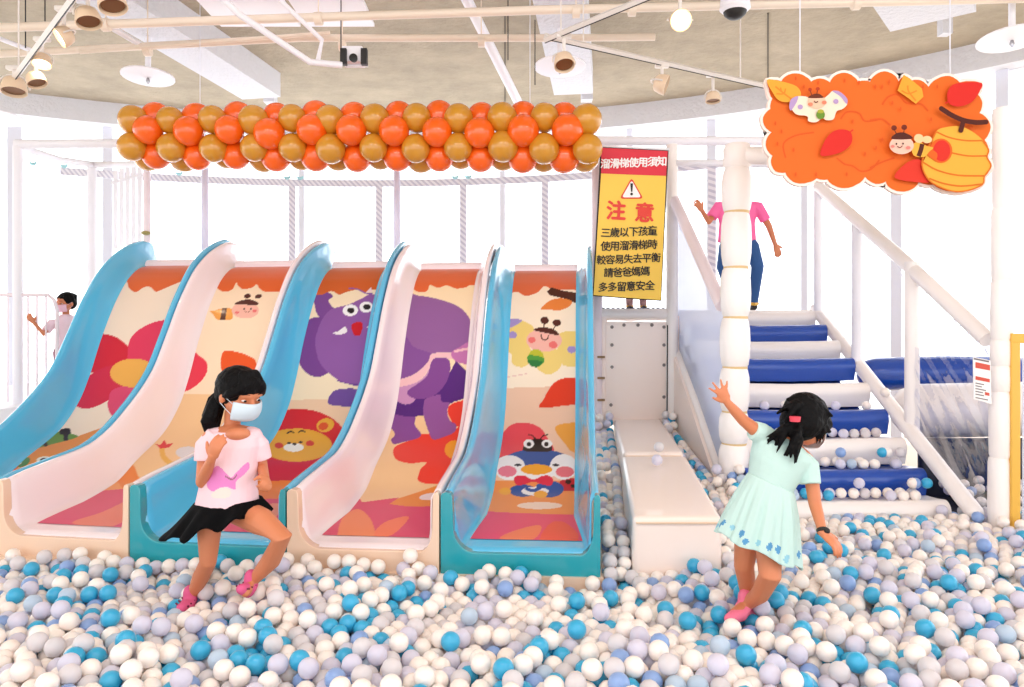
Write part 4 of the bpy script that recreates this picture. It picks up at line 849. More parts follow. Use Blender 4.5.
# ------------------------------------------------------------------ people
M_skin = mat('skin_warm', (208, 128, 88), .5, sss=.15); M_hair = mat('black_hair', (4, 3, 5), .6, bump=.6, bscale=40, spec=.15)
M_mask = mat('face_mask', (206, 222, 234), .7); M_eye = mat('eye_white', (240, 236, 232), .3); M_iris = mat('iris_dark', (28, 18, 16), .2); M_lip = mat('lips', (196, 104, 92), .5)
def frame(d, up=(0, 0, 1)):
    y = Vector(d).normalized(); x = y.cross(Vector(up)).normalized(); z = x.cross(y)
    return Matrix((x, y, z)).transposed()
def add_head(mb, c, R, r):
    P = lambda x, y, z: c+R@Vector((x, y, z))*r
    mb.ell(P(0, -.08, .12), (r*.80, r*.98, r*.92), R); mb.ell(P(0, .22, -.38), (r*.66, r*.66, r*.62), R); mb.ell(P(0, .40, -.72), (r*.30, r*.32, r*.26), R)
    mb.ell(P(.36, .45, -.38), (r*.34, r*.34, r*.36), R); mb.ell(P(-.36, .45, -.38), (r*.34, r*.34, r*.36), R)
    mb.tube([P(0, .80, -.02), P(0, .95, -.26)], [r*.08, r*.13], 8, round_ends=True)
    for s in (-1, 1): mb.ell(P(.80*s, -.05, -.18), (r*.09, r*.17, r*.25), R); mb.tube([P(.15*s, .84, .12), P(.5*s, .74, .13)], r*.07, 6, round_ends=True)
def face_parts(c, R, r, par, mask=None, closed=False):
    P = lambda x, y, z: c+R@Vector((x, y, z))*r
    for s in (-1, 1):
        e = MB().ell(P(.34*s, .76, -.06), (r*.11, r*.09, r*.045), R).build('eye', M_eye, par)
        MB().ell(P(.34*s, .845, -.06), (r*.075, r*.035, r*.05), R, n=10).build('iris', M_iris, e)
        MB().tube([P(.2*s, .90, .22), P(.36*s, .86, .24), P(.5*s, .78, .20)], [r*.012, r*.02, r*.01], 6).build('eyebrow', M_hair, par)
    if mask:
        m = MB(); vs = []; nu, nv_ = 20, 14
        for j in range(nv_+1):
            for i in range(nu+1):
                u = (i/nu-.5)*2*1.15; v = j/nv_; z = -.16-.78*v; bulge = math.sin(v*math.pi)**.6
                rad = .74+.05*bulge-.22*max(0, v-.5)**2; x = rad*math.sin(u)*.98; y = .24+(rad+.1*bulge)*math.cos(u)*(.98-.12*v)+.06*math.cos(u)**6*(1-v)
                vs.append(P(x, y, z+.012*math.sin(v*22)))
        m.add(vs, [(j*(nu+1)+i, j*(nu+1)+i+1, (j+1)*(nu+1)+i+1, (j+1)*(nu+1)+i) for j in range(nv_) for i in range(nu)])
        o = m.build('face_mask', mask, par); md = o.modifiers.new('s', 'SOLIDIFY'); md.thickness = r*.03; md.offset = 1
        m = MB()
        for s in (-1, 1): m.tube([P(.70*s, .55, -.25), P(.80*s, .2, -.1), P(.86*s, -.1, .02)], r*.015, 5); m.tube([P(.62*s, .5, -.75), P(.76*s, .2, -.55), P(.84*s, -.08, -.38)], r*.015, 5)
        m.build('ear_loops', mask, par)
    else:
        MB().tube([P(-.2, .84, -.56), P(0, .90, -.56), P(.2, .84, -.56)], [r*.02, r*.05, r*.02], 8).build('mouth', M_lip, par)
def add_hand(mb, wrist, d, nrm, s, curl=.5, thumb=1, spread=.12):
    """palm and five fingers; d pointing direction, nrm back-of-hand normal"""
    d = Vector(d).normalized(); nrm = Vector(nrm); nrm = (nrm-d*nrm.dot(d)).normalized(); side = d.cross(nrm)
    R = Matrix((side, d, nrm)).transposed(); W_ = Vector(wrist)
    mb.ell(W_+d*s*.034, (s*.030, s*.040, s*.014), R); mb.tube([W_-d*s*.02, W_+d*s*.02], [s*.018, s*.02], 8)
    for k, (ln, x) in enumerate(((.042, .023), (.052, .008), (.048, -.008), (.036, -.023))):
        b = W_+d*s*.060+side*s*x*thumb; dd = (d+side*(x*thumb)*spread*60).normalized() if spread else d
        p = [b-d*s*.012, b]; a = 0
        for q in range(3):
            a += curl*.75; p.append(p[-1]+(dd*math.cos(a)-nrm*math.sin(a))*s*ln/2.6)
        mb.tube(p, [s*.0085, s*.0085, s*.008, s*.0072, s*.0062], 8, round_ends=True)
    b = W_+d*s*.016+side*s*.022*thumb; td = (d*.75+side*thumb*.85-nrm*.3*curl).normalized()
    mb.tube([b, b+td*s*.022, b+td*s*.04+d*s*.004-nrm*curl*.006*s], [s*.012, s*.0095, s*.007], 8, round_ends=True)
def limb(mb, pts, rad): mb.tube(pts, rad, 14, round_ends=True)
def lofts(mb, rings, n=28, caps=True, ripple=None):
    vs = []
    for j, (c, ax, ay) in enumerate(rings):
        for k in range(n):
            a = 2*math.pi*k/n; f = 1+(ripple(j/(len(rings)-1), a) if ripple else 0)
            p = Vector(c)+(Vector(ax)*math.cos(a)+Vector(ay)*math.sin(a))*f; vs.append(p)
    fs = [(i*n+k, i*n+(k+1) % n, (i+1)*n+(k+1) % n, (i+1)*n+k) for i in range(len(rings)-1) for k in range(n)]
    if caps: fs += [tuple(range(n))[::-1], tuple((len(rings)-1)*n+k for k in range(n))]
    return mb.add(vs, fs)
def loft_open(mb, fr, n, m, fn):
    vs = [fn(j/m, 2*math.pi*k/n) for j in range(m+1) for k in range(n)]
    return mb.add(vs, [(j*n+k, j*n+(k+1) % n, (j+1)*n+(k+1) % n, (j+1)*n+k) for j in range(m) for k in range(n)])

# --- running girl in pink T-shirt and black skirt
Y0 = 3.3; S1 = Y0/F
def G(px, py, dy=0): return W(px, py, Y0+dy)
t = thing('person', 'running girl with ponytail and mask in pink T-shirt and black skirt', 'person', G(212, 606))
hc = G(240, 393, -.02); Rh = frame((.80, -.52, -.28)); hr = .105
body = MB(); add_head(body, hc, Rh, hr)
limb(body, [G(233, 412, .02), G(232, 430, .02)], [.036, .036]); limb(body, [G(213, 436), G(232, 433), G(252, 434)], [.032, .045, .032])
body.ell(G(238, 434, -.055), (.055, .045, .032))
limb(body, [G(231, 440), G(230, 470), G(226, 500)], [.07, .08, .085])
sh, el, wr = G(209, 438, -.02), G(202, 482, -.06), G(212, 458, -.17)
limb(body, [sh, G(204, 462, -.03), el], [.034, .030, .027]); limb(body, [el, el.lerp(wr, .45), wr], [.027, .026, .018]); add_hand(body, wr, (G(217, 442, -.2)-wr), (-.2, -1, .1), 1.0, .55, -1, .03)
sh2, el2, wr2 = G(256, 438, .0), G(262, 467, .03), G(265, 477, -.08)
limb(body, [sh2, el2], [.032, .026]); limb(body, [el2, wr2], [.026, .019]); add_hand(body, wr2, (G(267, 485, -.14)-wr2), (.7, -.3, .5), .95, 1.2, 1, .02)
hip, kn, an = G(211, 512), G(208, 562, -.02), G(191, 598, .10)
limb(body, [hip, G(209, 535, -.01), kn, G(201, 577, .05), an], [.056, .050, .037, .038, .022]); limb(body, [an, G(186, 607, .03)], [.024, .022])
hip2, kn2, an2 = G(238, 510), G(282, 537, -.16), G(252, 582, -.02)
limb(body, [hip2, G(262, 522, -.09), kn2, G(271, 560, -.07), an2], [.064, .059, .044, .042, .023]); limb(body, [an2, G(246, 592, -.10)], [.024, .022])
blob(body, 'body', M_skin, t, .0045, 4)
face_parts(hc, Rh, hr, t, M_mask)
def hp(x, y, z): return hc+Rh@Vector((x, y, z))*hr
h = MB(); h.ell(hp(0, -.16, .22), (hr*.93, hr*1.04, hr*.92), Rh); h.ell(hp(0, -.42, -.05), (hr*.84, hr*.72, hr*.8), Rh)
for s in (-1, 1):
    h.tube([hp(.1*s, .62, .72), hp(.5*s, .62, .42), hp(.78*s, .35, .1), hp(.86*s, .1, -.05)], [hr*.2, hr*.26, hr*.2, hr*.08], 8, round_ends=True)
for k in range(9):
    x = -.6+k*.15; h.tube([hp(x*.5, .35, .95), hp(x*.85, .70, .55), hp(x, .84-.3*abs(x), .20+.03*(k % 3))], [hr*.2, hr*.15, hr*.05], 8, round_ends=True)
h.ell(hp(0, -1.05, -.1), hr*.22)
for k in range(24):
    a = k*2.4; q = .012+.022*rnd.random(); o0 = Vector((math.cos(a)*q*.8, math.sin(a)*q, 0)); st = hp(0, -1.02, -.1)
    e_ = G(210+rnd.uniform(-5, 5), 442+rnd.uniform(-12, 3), .0)
    m1 = st.lerp(e_, .25)+Vector((-.018, 0, -.005))+o0; m2 = st.lerp(e_, .65)+Vector((-.022, 0, 0))+o0*1.2
    h.tube([st, m1, m2, e_], [.016, .02, .017, .003], 7)
blob(h, 'hair', M_hair, t, .004, 5)
MB().lathe([(.02, -.006), (.03, -.006), (.03, .006), (.02, .006)], hp(0, -1.1, -.1), frame((0, 0, 1), (0, 1, 0)), n=16).build('hair_tie', M_hair, t)
shirt = MB()
ax = lambda d, tilt=.0: Vector((d*S1*.92, -d*S1*.25, -d*S1*tilt)); ay = lambda r_: Vector((.2*r_, r_, 0))
rg = [(G(226, 507), ax(36, -.18), ay(.118)), (G(228, 486), ax(32, -.12), ay(.108)), (G(231, 462), ax(29.5), ay(.098)), (G(233, 445), ax(31), ay(.092)), (G(233, 436), ax(29), ay(.078)), (G(233, 431), ax(24), ay(.066))]
lofts(shirt, rg)
shirt.tube([G(213, 437), G(232, 434), G(253, 436)], [.042, .040, .042], 14, round_ends=True); shirt.tube([G(216, 434, -.01), G(206, 446, -.02), G(205, 461, -.03)], [.042, .048, .047], 14); shirt.tube([G(249, 434), G(259, 446, .01), G(262, 459, .02)], [.042, .046, .044], 14)
for k in range(0): shirt.tube([G(200+k*10, 470+rnd.uniform(-12, 8), -.11), G(204+k*10, 506, -.105)], [.004, .014], 6, round_ends=True)
M_shirt = mat('pink_white_cotton', (242, 206, 214), .8, bump=.3, bscale=12); M_pp = mat('shirt_print_pink', (226, 132, 196), .8); M_pg = mat('shirt_print_pale', (240, 214, 206), .8); M_pd = mat('shirt_print_line', (150, 100, 110), .8)
o = blob(shirt, 't_shirt', M_shirt, t, .004, 3)
for mm_ in (M_pp, M_pg, M_pd): o.data.materials.append(mm_)
me = o.data; nf = len(me.polygons); cc = np.empty(nf*3); me.polygons.foreach_get('center', cc); cc = cc.reshape(-1, 3); nn = np.empty(nf*3); me.polygons.foreach_get('normal', nn); nn = nn.reshape(-1, 3)
X = CX+cc[:, 0]/cc[:, 1]*F; Yp = CY-(cc[:, 2]-CAMZ)/cc[:, 1]*F; mi = np.zeros(nf, int); frn = nn[:, 1] < -.05
zs_ = lambda L: [(x/4.58+160, y/4.58+350) for x, y in L]
for idx, poly in ((1, cr(zs_([(215, 610), (235, 560), (262, 530), (300, 560), (325, 585), (350, 560), (400, 515), (410, 540), (380, 575), (350, 600), (345, 640), (300, 625), (260, 650), (225, 640)]))), (2, cr(zs_([(240, 655), (280, 630), (320, 640), (320, 670), (280, 680), (240, 675)]))),
                  (3, cr(zs_([(300, 575), (330, 590), (350, 570), (352, 577), (330, 597), (300, 582)])))): mi[in_poly(poly, X, Yp) & frn] = idx
me.polygons.foreach_set('material_index', mi)
M_bk = mat('black_fabric', (5, 5, 7), .9, spec=.15, bump=.3, bscale=14)
wc, hmn = G(228, 500), G(222, 524)
def skirt(v, a):
    c = wc.lerp(hmn, v); A = Vector((34*S1, -.03, 3*S1)).lerp(Vector((46*S1, -.05, 13*S1)), v**.8); B = Vector((.02, .112, 0)).lerp(Vector((.05, .165, 0)), v)
    left = max(0, -math.cos(a))**2; p = c+A*math.cos(a)+B*math.sin(a)
    p += Vector((-12*S1*left*v, 0, 0))+Vector((0, 0, -7*S1*left*v*(1-v)+.0*v))
    rp_ = (.022*math.sin(7*a+1)+.012*math.sin(13*a))*v
    return p+Vector((math.cos(a), math.sin(a), .9*math.sin(5*a))).normalized()*rp_+Vector((0, 0, .012*math.sin(9*a+2)*v*v))
m = loft_open(MB(), None, 96, 10, skirt); o = m.build('skirt', M_bk, t); md = o.modifiers.new('s', 'SOLIDIFY'); md.thickness = .008
M_sock = mat('magenta_sock', (222, 92, 140), .8); M_sk2 = mat('pink_sock', (240, 120, 150), .8); M_stripe = mat('dark_plum', (110, 30, 60), .8)
def foot_mesh(a_, toe, m_, par, stripes=None):
    b = MB(); a_ = Vector(a_); toe = Vector(toe); d = (toe-a_); b.tube([a_+Vector((0, 0, .035)), a_, a_+d*.35+Vector((0, 0, -.02)), toe], [.030, .033, .034, .022], 12, round_ends=True)
    o = blob(b, 'sock', m_, par, .005, 3)
    if stripes:
        for u in (.0, .35, .65): p = a_+d*u; MB().tube([p+Vector((-.03, -.016, .012)), p+Vector((0, -.034, .012-.01)), p+Vector((.03, -.018, 0))], .004, 6).build('sock_stripe', stripes, o)
foot_mesh(G(190, 599, .08), G(181, 608, -.02), M_sock, t, M_stripe); foot_mesh(G(251, 584, -.03), G(241, 589, -.12), M_sock, t, M_stripe)
GFEET = [G(186, 603, .03), G(247, 587, -.07)]

# --- girl in mint dress, back view
Y0 = 3.08; S2 = Y0/F
t = thing('person', 'girl seen from behind in a pale mint dress reaching down at the balls', 'person', G(745, 616))
hc = G(806, 420, .02); Rh = frame((.62, .62, -.48)); hr = .098
body = MB(); add_head(body, hc, Rh, hr)
limb(body, [G(799, 434, .01), G(789, 446)], [.034, .038]); limb(body, [G(766, 436), G(786, 446), G(804, 458)], [.034, .045, .034])
limb(body, [G(784, 452), G(772, 482), G(760, 530)], [.07, .07, .085])
sh, el, wr = G(764, 437), G(743, 420, -.03), G(727, 402, -.05)
limb(body, [sh, G(753, 428, -.02), el], [.034, .028, .024]); limb(body, [el, el.lerp(wr, .5), wr], [.024, .022, .016]); add_hand(body, wr, (G(721, 390, -.05)-wr), (-.3, -1, 0), .82, .2, -1, .5)
sh2, el2, wr2 = G(806, 460), G(815, 504, -.05), G(823, 533, -.14)
limb(body, [sh2, G(812, 482, -.02), el2], [.034, .029, .026]); limb(body, [el2, el2.lerp(wr2, .45), wr2], [.026, .023, .017]); add_hand(body, wr2, (G(834, 543, -.17)-wr2), (.3, -.5, .9), .95, .45, -1, .12)
limb(body, [G(748, 532, .04), G(744, 566, .06), G(748, 590, .12), G(751, 606, .15)], [.056, .042, .036, .024])
limb(body, [G(768, 538, -.02), G(770, 576, -.10), G(760, 594, 0), G(747, 604, .08)], [.058, .045, .038, .026]); limb(body, [G(747, 604, .08), G(734, 614, .02)], [.026, .022])
blob(body, 'body', M_skin, t, .0045, 4)
face_parts(hc, Rh, hr, t, M_wh)
h = MB(); h.ell(hp(0, -.16, .14), (hr*.98, hr*1.10, hr*1.0), Rh); h.ell(hp(0, -.42, -.25), (hr*.92, hr*.74, hr*.85), Rh)
for s in (-1, 1):
    h.tube([hp(.1*s, .62, .72), hp(.5*s, .62, .42), hp(.8*s, .35, 0), hp(.84*s, .15, -.4)], [hr*.2, hr*.26, hr*.22, hr*.1], 8, round_ends=True)
def wisps(st, ends, n, w0, w1):
    for k in range(n):
        e_ = ends[k % len(ends)]+Vector((rnd.uniform(-.02, .02), rnd.uniform(-.03, .02), rnd.uniform(-.018, .018))); mp = st.lerp(e_, .5)+Vector((rnd.uniform(-.012, .012), -.02, .012+rnd.uniform(-.012, .012)))
        h.tube([st+Vector((rnd.uniform(-.015, .015), 0, rnd.uniform(-.015, .015))), mp, e_], [w0, w0*.8, w1], 6)
wisps(G(792, 424, -.07), [G(768, 444, -.06), G(766, 441, -.05), G(774, 451, -.07)], 14, .015, .002)
wisps(G(797, 428, -.08), [G(790, 459, -.09), G(787, 455, -.09), G(793, 452, -.09)], 14, .016, .004)
wisps(G(806, 400, .0), [G(826, 420, -.03), G(828, 432, -.01), G(790, 402, -.02), G(782, 412, -.04), G(786, 422, -.06)], 15, .022, .006)
wisps(G(820, 425, -.02), [G(818, 442, -.03), G(824, 438, -.02)], 6, .014, .002)
blob(h, 'hair', M_hair, t, .004, 5)
MB().lathe([(.008, -.01), (.02, -.01), (.022, .01), (.008, .01)], G(795, 419, -.115), n=14).build('hair_tie', mat('red_hair_tie', (226, 70, 90), .5), t)
M_mint = mat('mint_cotton', (192, 222, 216), .8, bump=.3, bscale=12)
dress = MB(); V2 = lambda x, y, dy=0: Vector((x*S2, dy, -y*S2))
rg = [(G(770, 484), V2(21, 9), Vector((0, .092, 0))), (G(776, 466), V2(25, 11), Vector((0, .095, 0))), (G(782, 452), V2(28, 14), Vector((0, .09, 0))), (G(786, 445), V2(25, 13), Vector((0, .075, 0))), (G(789, 440.5), V2(14, 8), Vector((0, .055, 0)))]
lofts(dress, rg); dress.tube([G(772, 440), G(760, 433, -.01), G(753, 430, -.02)], [.042, .046, .040], 14); dress.tube([G(800, 458), G(808, 466, -.01), G(810, 484, -.03)], [.042, .046, .044], 14)
blob(dress, 'dress_bodice', M_mint, t, .0045, 3)
wc2, hm2 = G(771, 482), G(758, 549)
def dskirt(v, a):
    c = wc2.lerp(hm2, v); e = v**.85; A = V2(21.5, 9.5).lerp(V2(41, 17), e); B = Vector((0, .094, 0)).lerp(Vector((-.01, .15, .0)), e)
    rr = 1+(.035*math.sin(11*a+2*v)+.025*math.sin(17*a+1)+.02*math.sin(29*a))*min(1, v*2.5)
    return c+(A*math.cos(a)+B*math.sin(a))*rr+Vector((0, 0, .008*math.sin(6*a)*v))
m = loft_open(MB(), None, 200, 44, dskirt)
M_dw = mat('dress_print_blue', (84, 150, 196), .8); M_dw2 = mat('dress_print_pale', (140, 196, 214), .8)
o = m.build('dress_skirt', [M_mint, M_dw, M_dw2], t); me = o.data
npoly = len(me.polygons); mi = np.zeros(npoly, int)
for k in range(26):
    a0_ = k/26*200+rnd.uniform(-1.5, 1.5); j0 = 38+rnd.uniform(-2.5, 2); ln, wd = rnd.uniform(1.6, 3.2), rnd.uniform(1.4, 2.6)
    for j in range(30, 43):
        for q in range(-5, 6):
            u = (q+.3*(j-j0)); 
            if (u/wd)**2+((j-j0)/ln)**2 < 1: mi[(j*200+int(a0_+q) % 200) % npoly] = 1 if k % 3 else 2
me.polygons.foreach_set('material_index', mi); md = o.modifiers.new('s', 'SOLIDIFY'); md.thickness = .004
rr_ = (wr2-el2).normalized(); MB().tube([wr2-rr_*.016, wr2-rr_*.002], [.023, .023], 16).build('bracelet', M_black, t); MB().ell(wr2-rr_*.008+Vector((.01, -.02, .006)), (.012, .007, .012)).build('bracelet_charm', M_black, t)
foot_mesh(G(745, 604, .08), G(729, 619, -.02), M_sk2, t)
foot_mesh(G(751, 606, .15), G(745, 614, .10), M_sk2, t)
GFEET += [G(736, 612, .03), G(750, 606, .15), wr2+Vector((.03, 0, -.05))]

# --- small figures: generic dressed child
def figure(label, base, H, yaw, tee, trousers, shoes, arms, legs, mask=None, group=None, head=True, look=None, wid=1.0):
    """base: point under the pelvis on the floor; arms/legs given as offsets in units of H (x right as seen, y depth, z up)"""
    t = thing('person', label, 'person', base); base = Vector(base)
    P = lambda x, y, z: base+Vector((x, y, z))*H
    Rh_ = frame(look or (math.sin(yaw), math.cos(yaw), -.1)); c = P(0, 0, .91) if head is True else Vector(head); r = H*.085
    b = MB(); add_head(b, c, Rh_, r); limb(b, [c-Vector((0, 0, r*.6)), P(0, 0, .77)], [H*.03, H*.033])
    limb(b, [P(0, 0, .74), P(0, 0, .5)], [H*.06, H*.06])
    for A in arms:
        p = [P(*q) for q in A]; limb(b, p, [H*.03, H*.024, H*.016]); d = p[-1]-p[-2]; add_hand(b, p[-1], d, (0, -1, .2), H*.85, .4, 1 if A[0][0] < 0 else -1, .1)
    blob(b, 'body', M_skin, t, .006, 2)
    face_parts(c, Rh_, r, t, mask)
    Q = lambda x, y, z: c+Rh_@Vector((x, y, z))*r
    h_ = MB().ell(Q(0, -.18, .24), (r*.92, r*1.0, r*.92), Rh_); h_.ell(Q(0, -.4, -.1), (r*.85, r*.7, r*.75), Rh_)
    for k in range(14):
        a_ = k*.45; h_.tube([Q(.5*math.cos(a_), -.2+.5*math.sin(a_), .9), Q(.85*math.cos(a_), -.2+.9*math.sin(a_), .55+.1*math.sin(k*3)), Q(.95*math.cos(a_+.1), -.25+.9*math.sin(a_), .2)], [r*.15, r*.15, r*.03], 6)
    blob(h_, 'hair', M_hair, t, .006, 1)
    s_ = MB(); lofts(s_, [(P(0, 0, .48), (H*.095*wid, 0, 0), (0, H*.065, 0)), (P(0, 0, .62), (H*.088*wid, 0, 0), (0, H*.06, 0)), (P(0, 0, .73), (H*.105*wid, 0, 0), (0, H*.062, 0)), (P(0, 0, .78), (H*.08*wid, 0, 0), (0, H*.05, 0)), (P(0, 0, .80), (H*.04, 0, 0), (0, H*.036, 0))])
    for A in arms:
        p0, p1 = P(*A[0]), P(*A[1]); s_.tube([p0.lerp(P(0, 0, A[0][2]), .25), p0, p0.lerp(p1, .72)], [H*.038, H*.043, H*.04], 12)
    blob(s_, 't_shirt', tee, t, .006, 2)
    tr_ = MB(); tr_.ell(P(0, 0, .47), (H*.09, H*.065, H*.06))
    for L in legs: limb(tr_, [P(*q) for q in L], [H*.062, H*.046, H*.034])
    blob(tr_, 'trousers', trousers, t, .006, 2)
    for L in legs:
        e = P(*L[-1]); f = MB(); f.tube([e+Vector((0, 0, .01)), e+Vector((0, 0, -H*.03)), e+Vector((math.sin(yaw)*H*.09, math.cos(yaw)*H*.09, -H*.035))], [H*.03, H*.034, H*.024], 10, round_ends=True)
        so = blob(f, 'shoe', shoes, t, .005, 2)
        MB().tube([e+Vector((-.03, -.01, -.01))*H, e+Vector((.0, -.038, -.015))*H, e+Vector((.03, -.01, -.01))*H], H*.012, 6).build('shoe_stripe', M_yel, so)
    return t
M_tee = mat('hot_pink_cotton', (248, 110, 168), .8); M_jean = mat('blue_denim', (42, 84, 140), .8, bump=.2, bscale=30); M_dark = mat('dark_trousers', (26, 28, 40), .85); M_shoe = mat('black_shoe', (30, 28, 32), .5)
t = figure('person in a hot pink T-shirt and jeans climbing away at the top of the stairs', (W(737, 308, 7.3).x, 7.3, 1.49), 1.34, 0.0, M_tee, M_jean, M_shoe,
       [[(-.13, 0, .745), (-.215, -.02, .63), (-.285, -.1, .70)], [(.15, 0, .745), (.235, 0, .60), (.275, -.02, .46)]],
       [[(-.07, 0, .45), (-.095, .03, .30), (-.04, .04, .12)], [(.10, 0, .45), (.145, -.02, .30), (.13, .03, .04)]], look=(0, 1, -.4), wid=1.5, head=(W(739, 183, 7.3)+Vector((0, .06, 0))))
W_t = mat('white_print_cotton', (240, 214, 224), .8)
figure('small child with dark hair and pink mask peeking from behind the far left slide', (W(66, 400, 7.35).x, 7.35, .56), 1.08, math.pi*.92, W_t, mat('plum_trousers', (150, 90, 110), .8), M_shoe,
       [[(-.10, -.04, .72), (-.13, -.12, .62), (-.19, -.16, .72)], [(.10, 0, .74), (.15, -.02, .6), (.14, -.06, .5)]],
       [[(-.05, 0, .45), (-.05, 0, .25), (-.05, 0, .05)], [(.05, 0, .45), (.05, 0, .25), (.05, 0, .05)]], mask=mat('pink_mask', (244, 196, 214), .7), look=(-.35, -.9, -.15))
figure('child standing behind the yellow banner with only lower legs showing', (W(636, 310, 7.4).x, 7.5, 1.47), 1.0, math.pi, W_t, mat('patterned_leggings', (206, 160, 160), .8, vary=.6, bscale=200), M_shoe,
       [[(-.10, 0, .74), (-.12, 0, .6), (-.1, -.03, .5)], [(.10, 0, .74), (.12, 0, .6), (.1, -.03, .5)]],
       [[(-.04, 0, .45), (-.05, 0, .25), (-.05, 0, .05)], [(.06, 0, .45), (.08, 0, .25), (.09, 0, .05)]])
# ------------------------------------------------------------------ balls
D = .0755; r_ = D/2
def hq(x, y):   # support height under the balls
    return -.11
polys = []
slf = [lane_pt(1, -.9, -.06, 0)[0]]+[lane_pt(i, 0, -.06, 0)[0] for i in range(1, 6)]+[lane_pt(5, .82, -.06, 0)[0]]
for a_, b_ in zip(slf[:-1], slf[1:]): polys.append([(a_.x, a_.y), (b_.x, b_.y), (b_.x+.2, b_.y+3.2), (a_.x, a_.y+3.2)])
e0, e1 = lane_pt(5, lane_w(5, 0)+.0, -.05, 0)[0], lane_pt(5, lane_w(5, 3)+.0, 3.0, 0)[0]
polys.append([(e0.x-.3, e0.y), (e0.x+.01, e0.y), (e1.x+.01, e1.y), (e1.x-.3, e1.y)])
polys += [[(.616, 3.8), (1.08, 3.8), (1.25, 5.32), (.79, 5.32)], [(.80, 5.32), (1.24, 5.32), (1.38, 6.9), (.94, 6.9)], [(.5, 6.85), (1.7, 6.85), (1.7, 7.4), (.5, 7.4)], [(1.49, 5.30), (1.66, 5.24), (1.66, 7.2), (1.49, 7.2)],
          [(1.64, 4.87), (2.92, 4.87), (2.92, 7), (1.64, 7)], [(2.96, 4.53), (3.10, 4.53), (3.10, 4.68), (2.96, 4.68)], [(2.90, 4.68), (3.0, 4.68), (3.0, 7), (2.90, 7)], [(3.09, 4.5), (4.4, 4.5), (4.4, 4.66), (3.09, 4.66)]]
def ccw(p): s = sum(p[i][0]*p[(i+1) % len(p)][1]-p[(i+1) % len(p)][0]*p[i][1] for i in range(len(p))); return p if s > 0 else p[::-1]
polys = [np.array(ccw(p)) for p in polys]
rs = np.random.RandomState(11)
def sdist(p, x, y):
    best = np.full(x.shape, 1e9); nx_ = np.zeros(x.shape); ny_ = np.zeros(x.shape); n = len(p)
    for i in range(n):
        a_, b_ = p[i], p[(i+1) % n]; t_ = b_-a_; L = np.hypot(*t_); nrm = np.array((-t_[1], t_[0]))/L; d = (x-a_[0])*nrm[0]+(y-a_[1])*nrm[1]
        s = d < best; best = np.where(s, d, best); nx_ = np.where(s, -nrm[0], nx_); ny_ = np.where(s, -nrm[1], ny_)
    return best, nx_, ny_
def floor_h(x, y):
    base = -.125+.030*np.sin(x*2.3+.6)*np.sin(y*3.1)+.018*np.sin(x*6.1+y*4.0)
    gap = (x > .42) & (x < 1.55) & (y > 3.85); base = np.where(gap, -.13+.44*np.clip((y-3.85)/2.9, 0, 1), base)
    rt = (x > 1.55) & (y > 3.9); base = np.where(rt, base+.03*np.clip((y-3.9)/.8, 0, 1), base); return base
pts = []
gx = np.arange(-3.9, 4.4, D*1.0); gy = np.arange(2.2, 6.9, D*.90)
for layer in range(2):
    for j, y in enumerate(gy):
        for x in gx:
            xx = x+(D/2 if j % 2 else 0)+rs.uniform(-.02, .02); yy = y+rs.uniform(-.02, .02)
            if abs(xx) > .74*yy+.2 or (xx > 3.05 and yy > 4.4): continue
            pts.append((xx, yy, -.06+layer*D*.85+rs.uniform(-.01, .01)))
n3 = int(len(pts)*.055)
for _ in range(n3): yy = rs.uniform(2.3, 4.6); pts.append((rs.uniform(-.72, .72)*yy, yy, .16))
B_ = np.array(pts); x, y = B_[:, 0], B_[:, 1]
keep = np.ones(len(B_), bool)
for p in polys: d, _, _ = sdist(p, x, y); keep &= d < r_*.5
keep &= ~((y > 5.0) & (x > 1.6)) & ~((y > 4.35) & (x < .42)) & (y < 6.85)
B_ = B_[keep]; N_ = len(B_)
legs_ = [(Vector(g).x, Vector(g).y) for g in GFEET]
for it in range(110):
    if it % 6 == 0:
        cell = np.floor(B_[:, :2]/.13).astype(int); key = {}
        for idx, (cx_, cy_) in enumerate(cell): key.setdefault((cx_, cy_), []).append(idx)
        I, J = [], []
        for (cx_, cy_), l in key.items():
            for dx, dy in ((0, 0), (1, 0), (0, 1), (1, 1), (1, -1)):
                l2 = key.get((cx_+dx, cy_+dy))
                if not l2: continue
                if dx == 0 and dy == 0:
                    a_ = np.array(l); ii, jj = np.triu_indices(len(l), 1); I.append(a_[ii]); J.append(a_[jj])
                else:
                    a_, b_ = np.array(l), np.array(l2); I.append(np.repeat(a_, len(b_))); J.append(np.tile(b_, len(a_)))
        I = np.concatenate(I); J = np.concatenate(J); dd = B_[I]-B_[J]; s = (dd**2).sum(1) < .115**2; I, J = I[s], J[s]
    B_[:, 2] -= .004 if it < 80 else .0008
    for _k in range(3):
        dd = B_[I]-B_[J]; L = np.sqrt((dd**2).sum(1))+1e-9; ov = np.clip(D-L, 0, None)*.5*.9; v = dd/L[:, None]*ov[:, None]
        acc = np.zeros_like(B_); cnt = np.zeros(N_); np.add.at(acc, I, v); np.add.at(acc, J, -v); np.add.at(cnt, I, ov > 0); np.add.at(cnt, J, ov > 0)
        B_ += acc/np.maximum(1, cnt*.55)[:, None]
        B_[:, 2] = np.maximum(B_[:, 2], floor_h(B_[:, 0], B_[:, 1])+r_)
        for p in polys:
            d, nx_, ny_ = sdist(p, B_[:, 0], B_[:, 1]); m_ = d > -r_; mv = np.where(m_, d+r_, 0); B_[:, 0] += nx_*mv; B_[:, 1] += ny_*mv
        for lx, ly in legs_:
            dx, dy = B_[:, 0]-lx, B_[:, 1]-ly; L = np.hypot(dx, dy)+1e-9; mv = np.clip(.068-L, 0, None); B_[:, 0] += dx/L*mv; B_[:, 1] += dy/L*mv
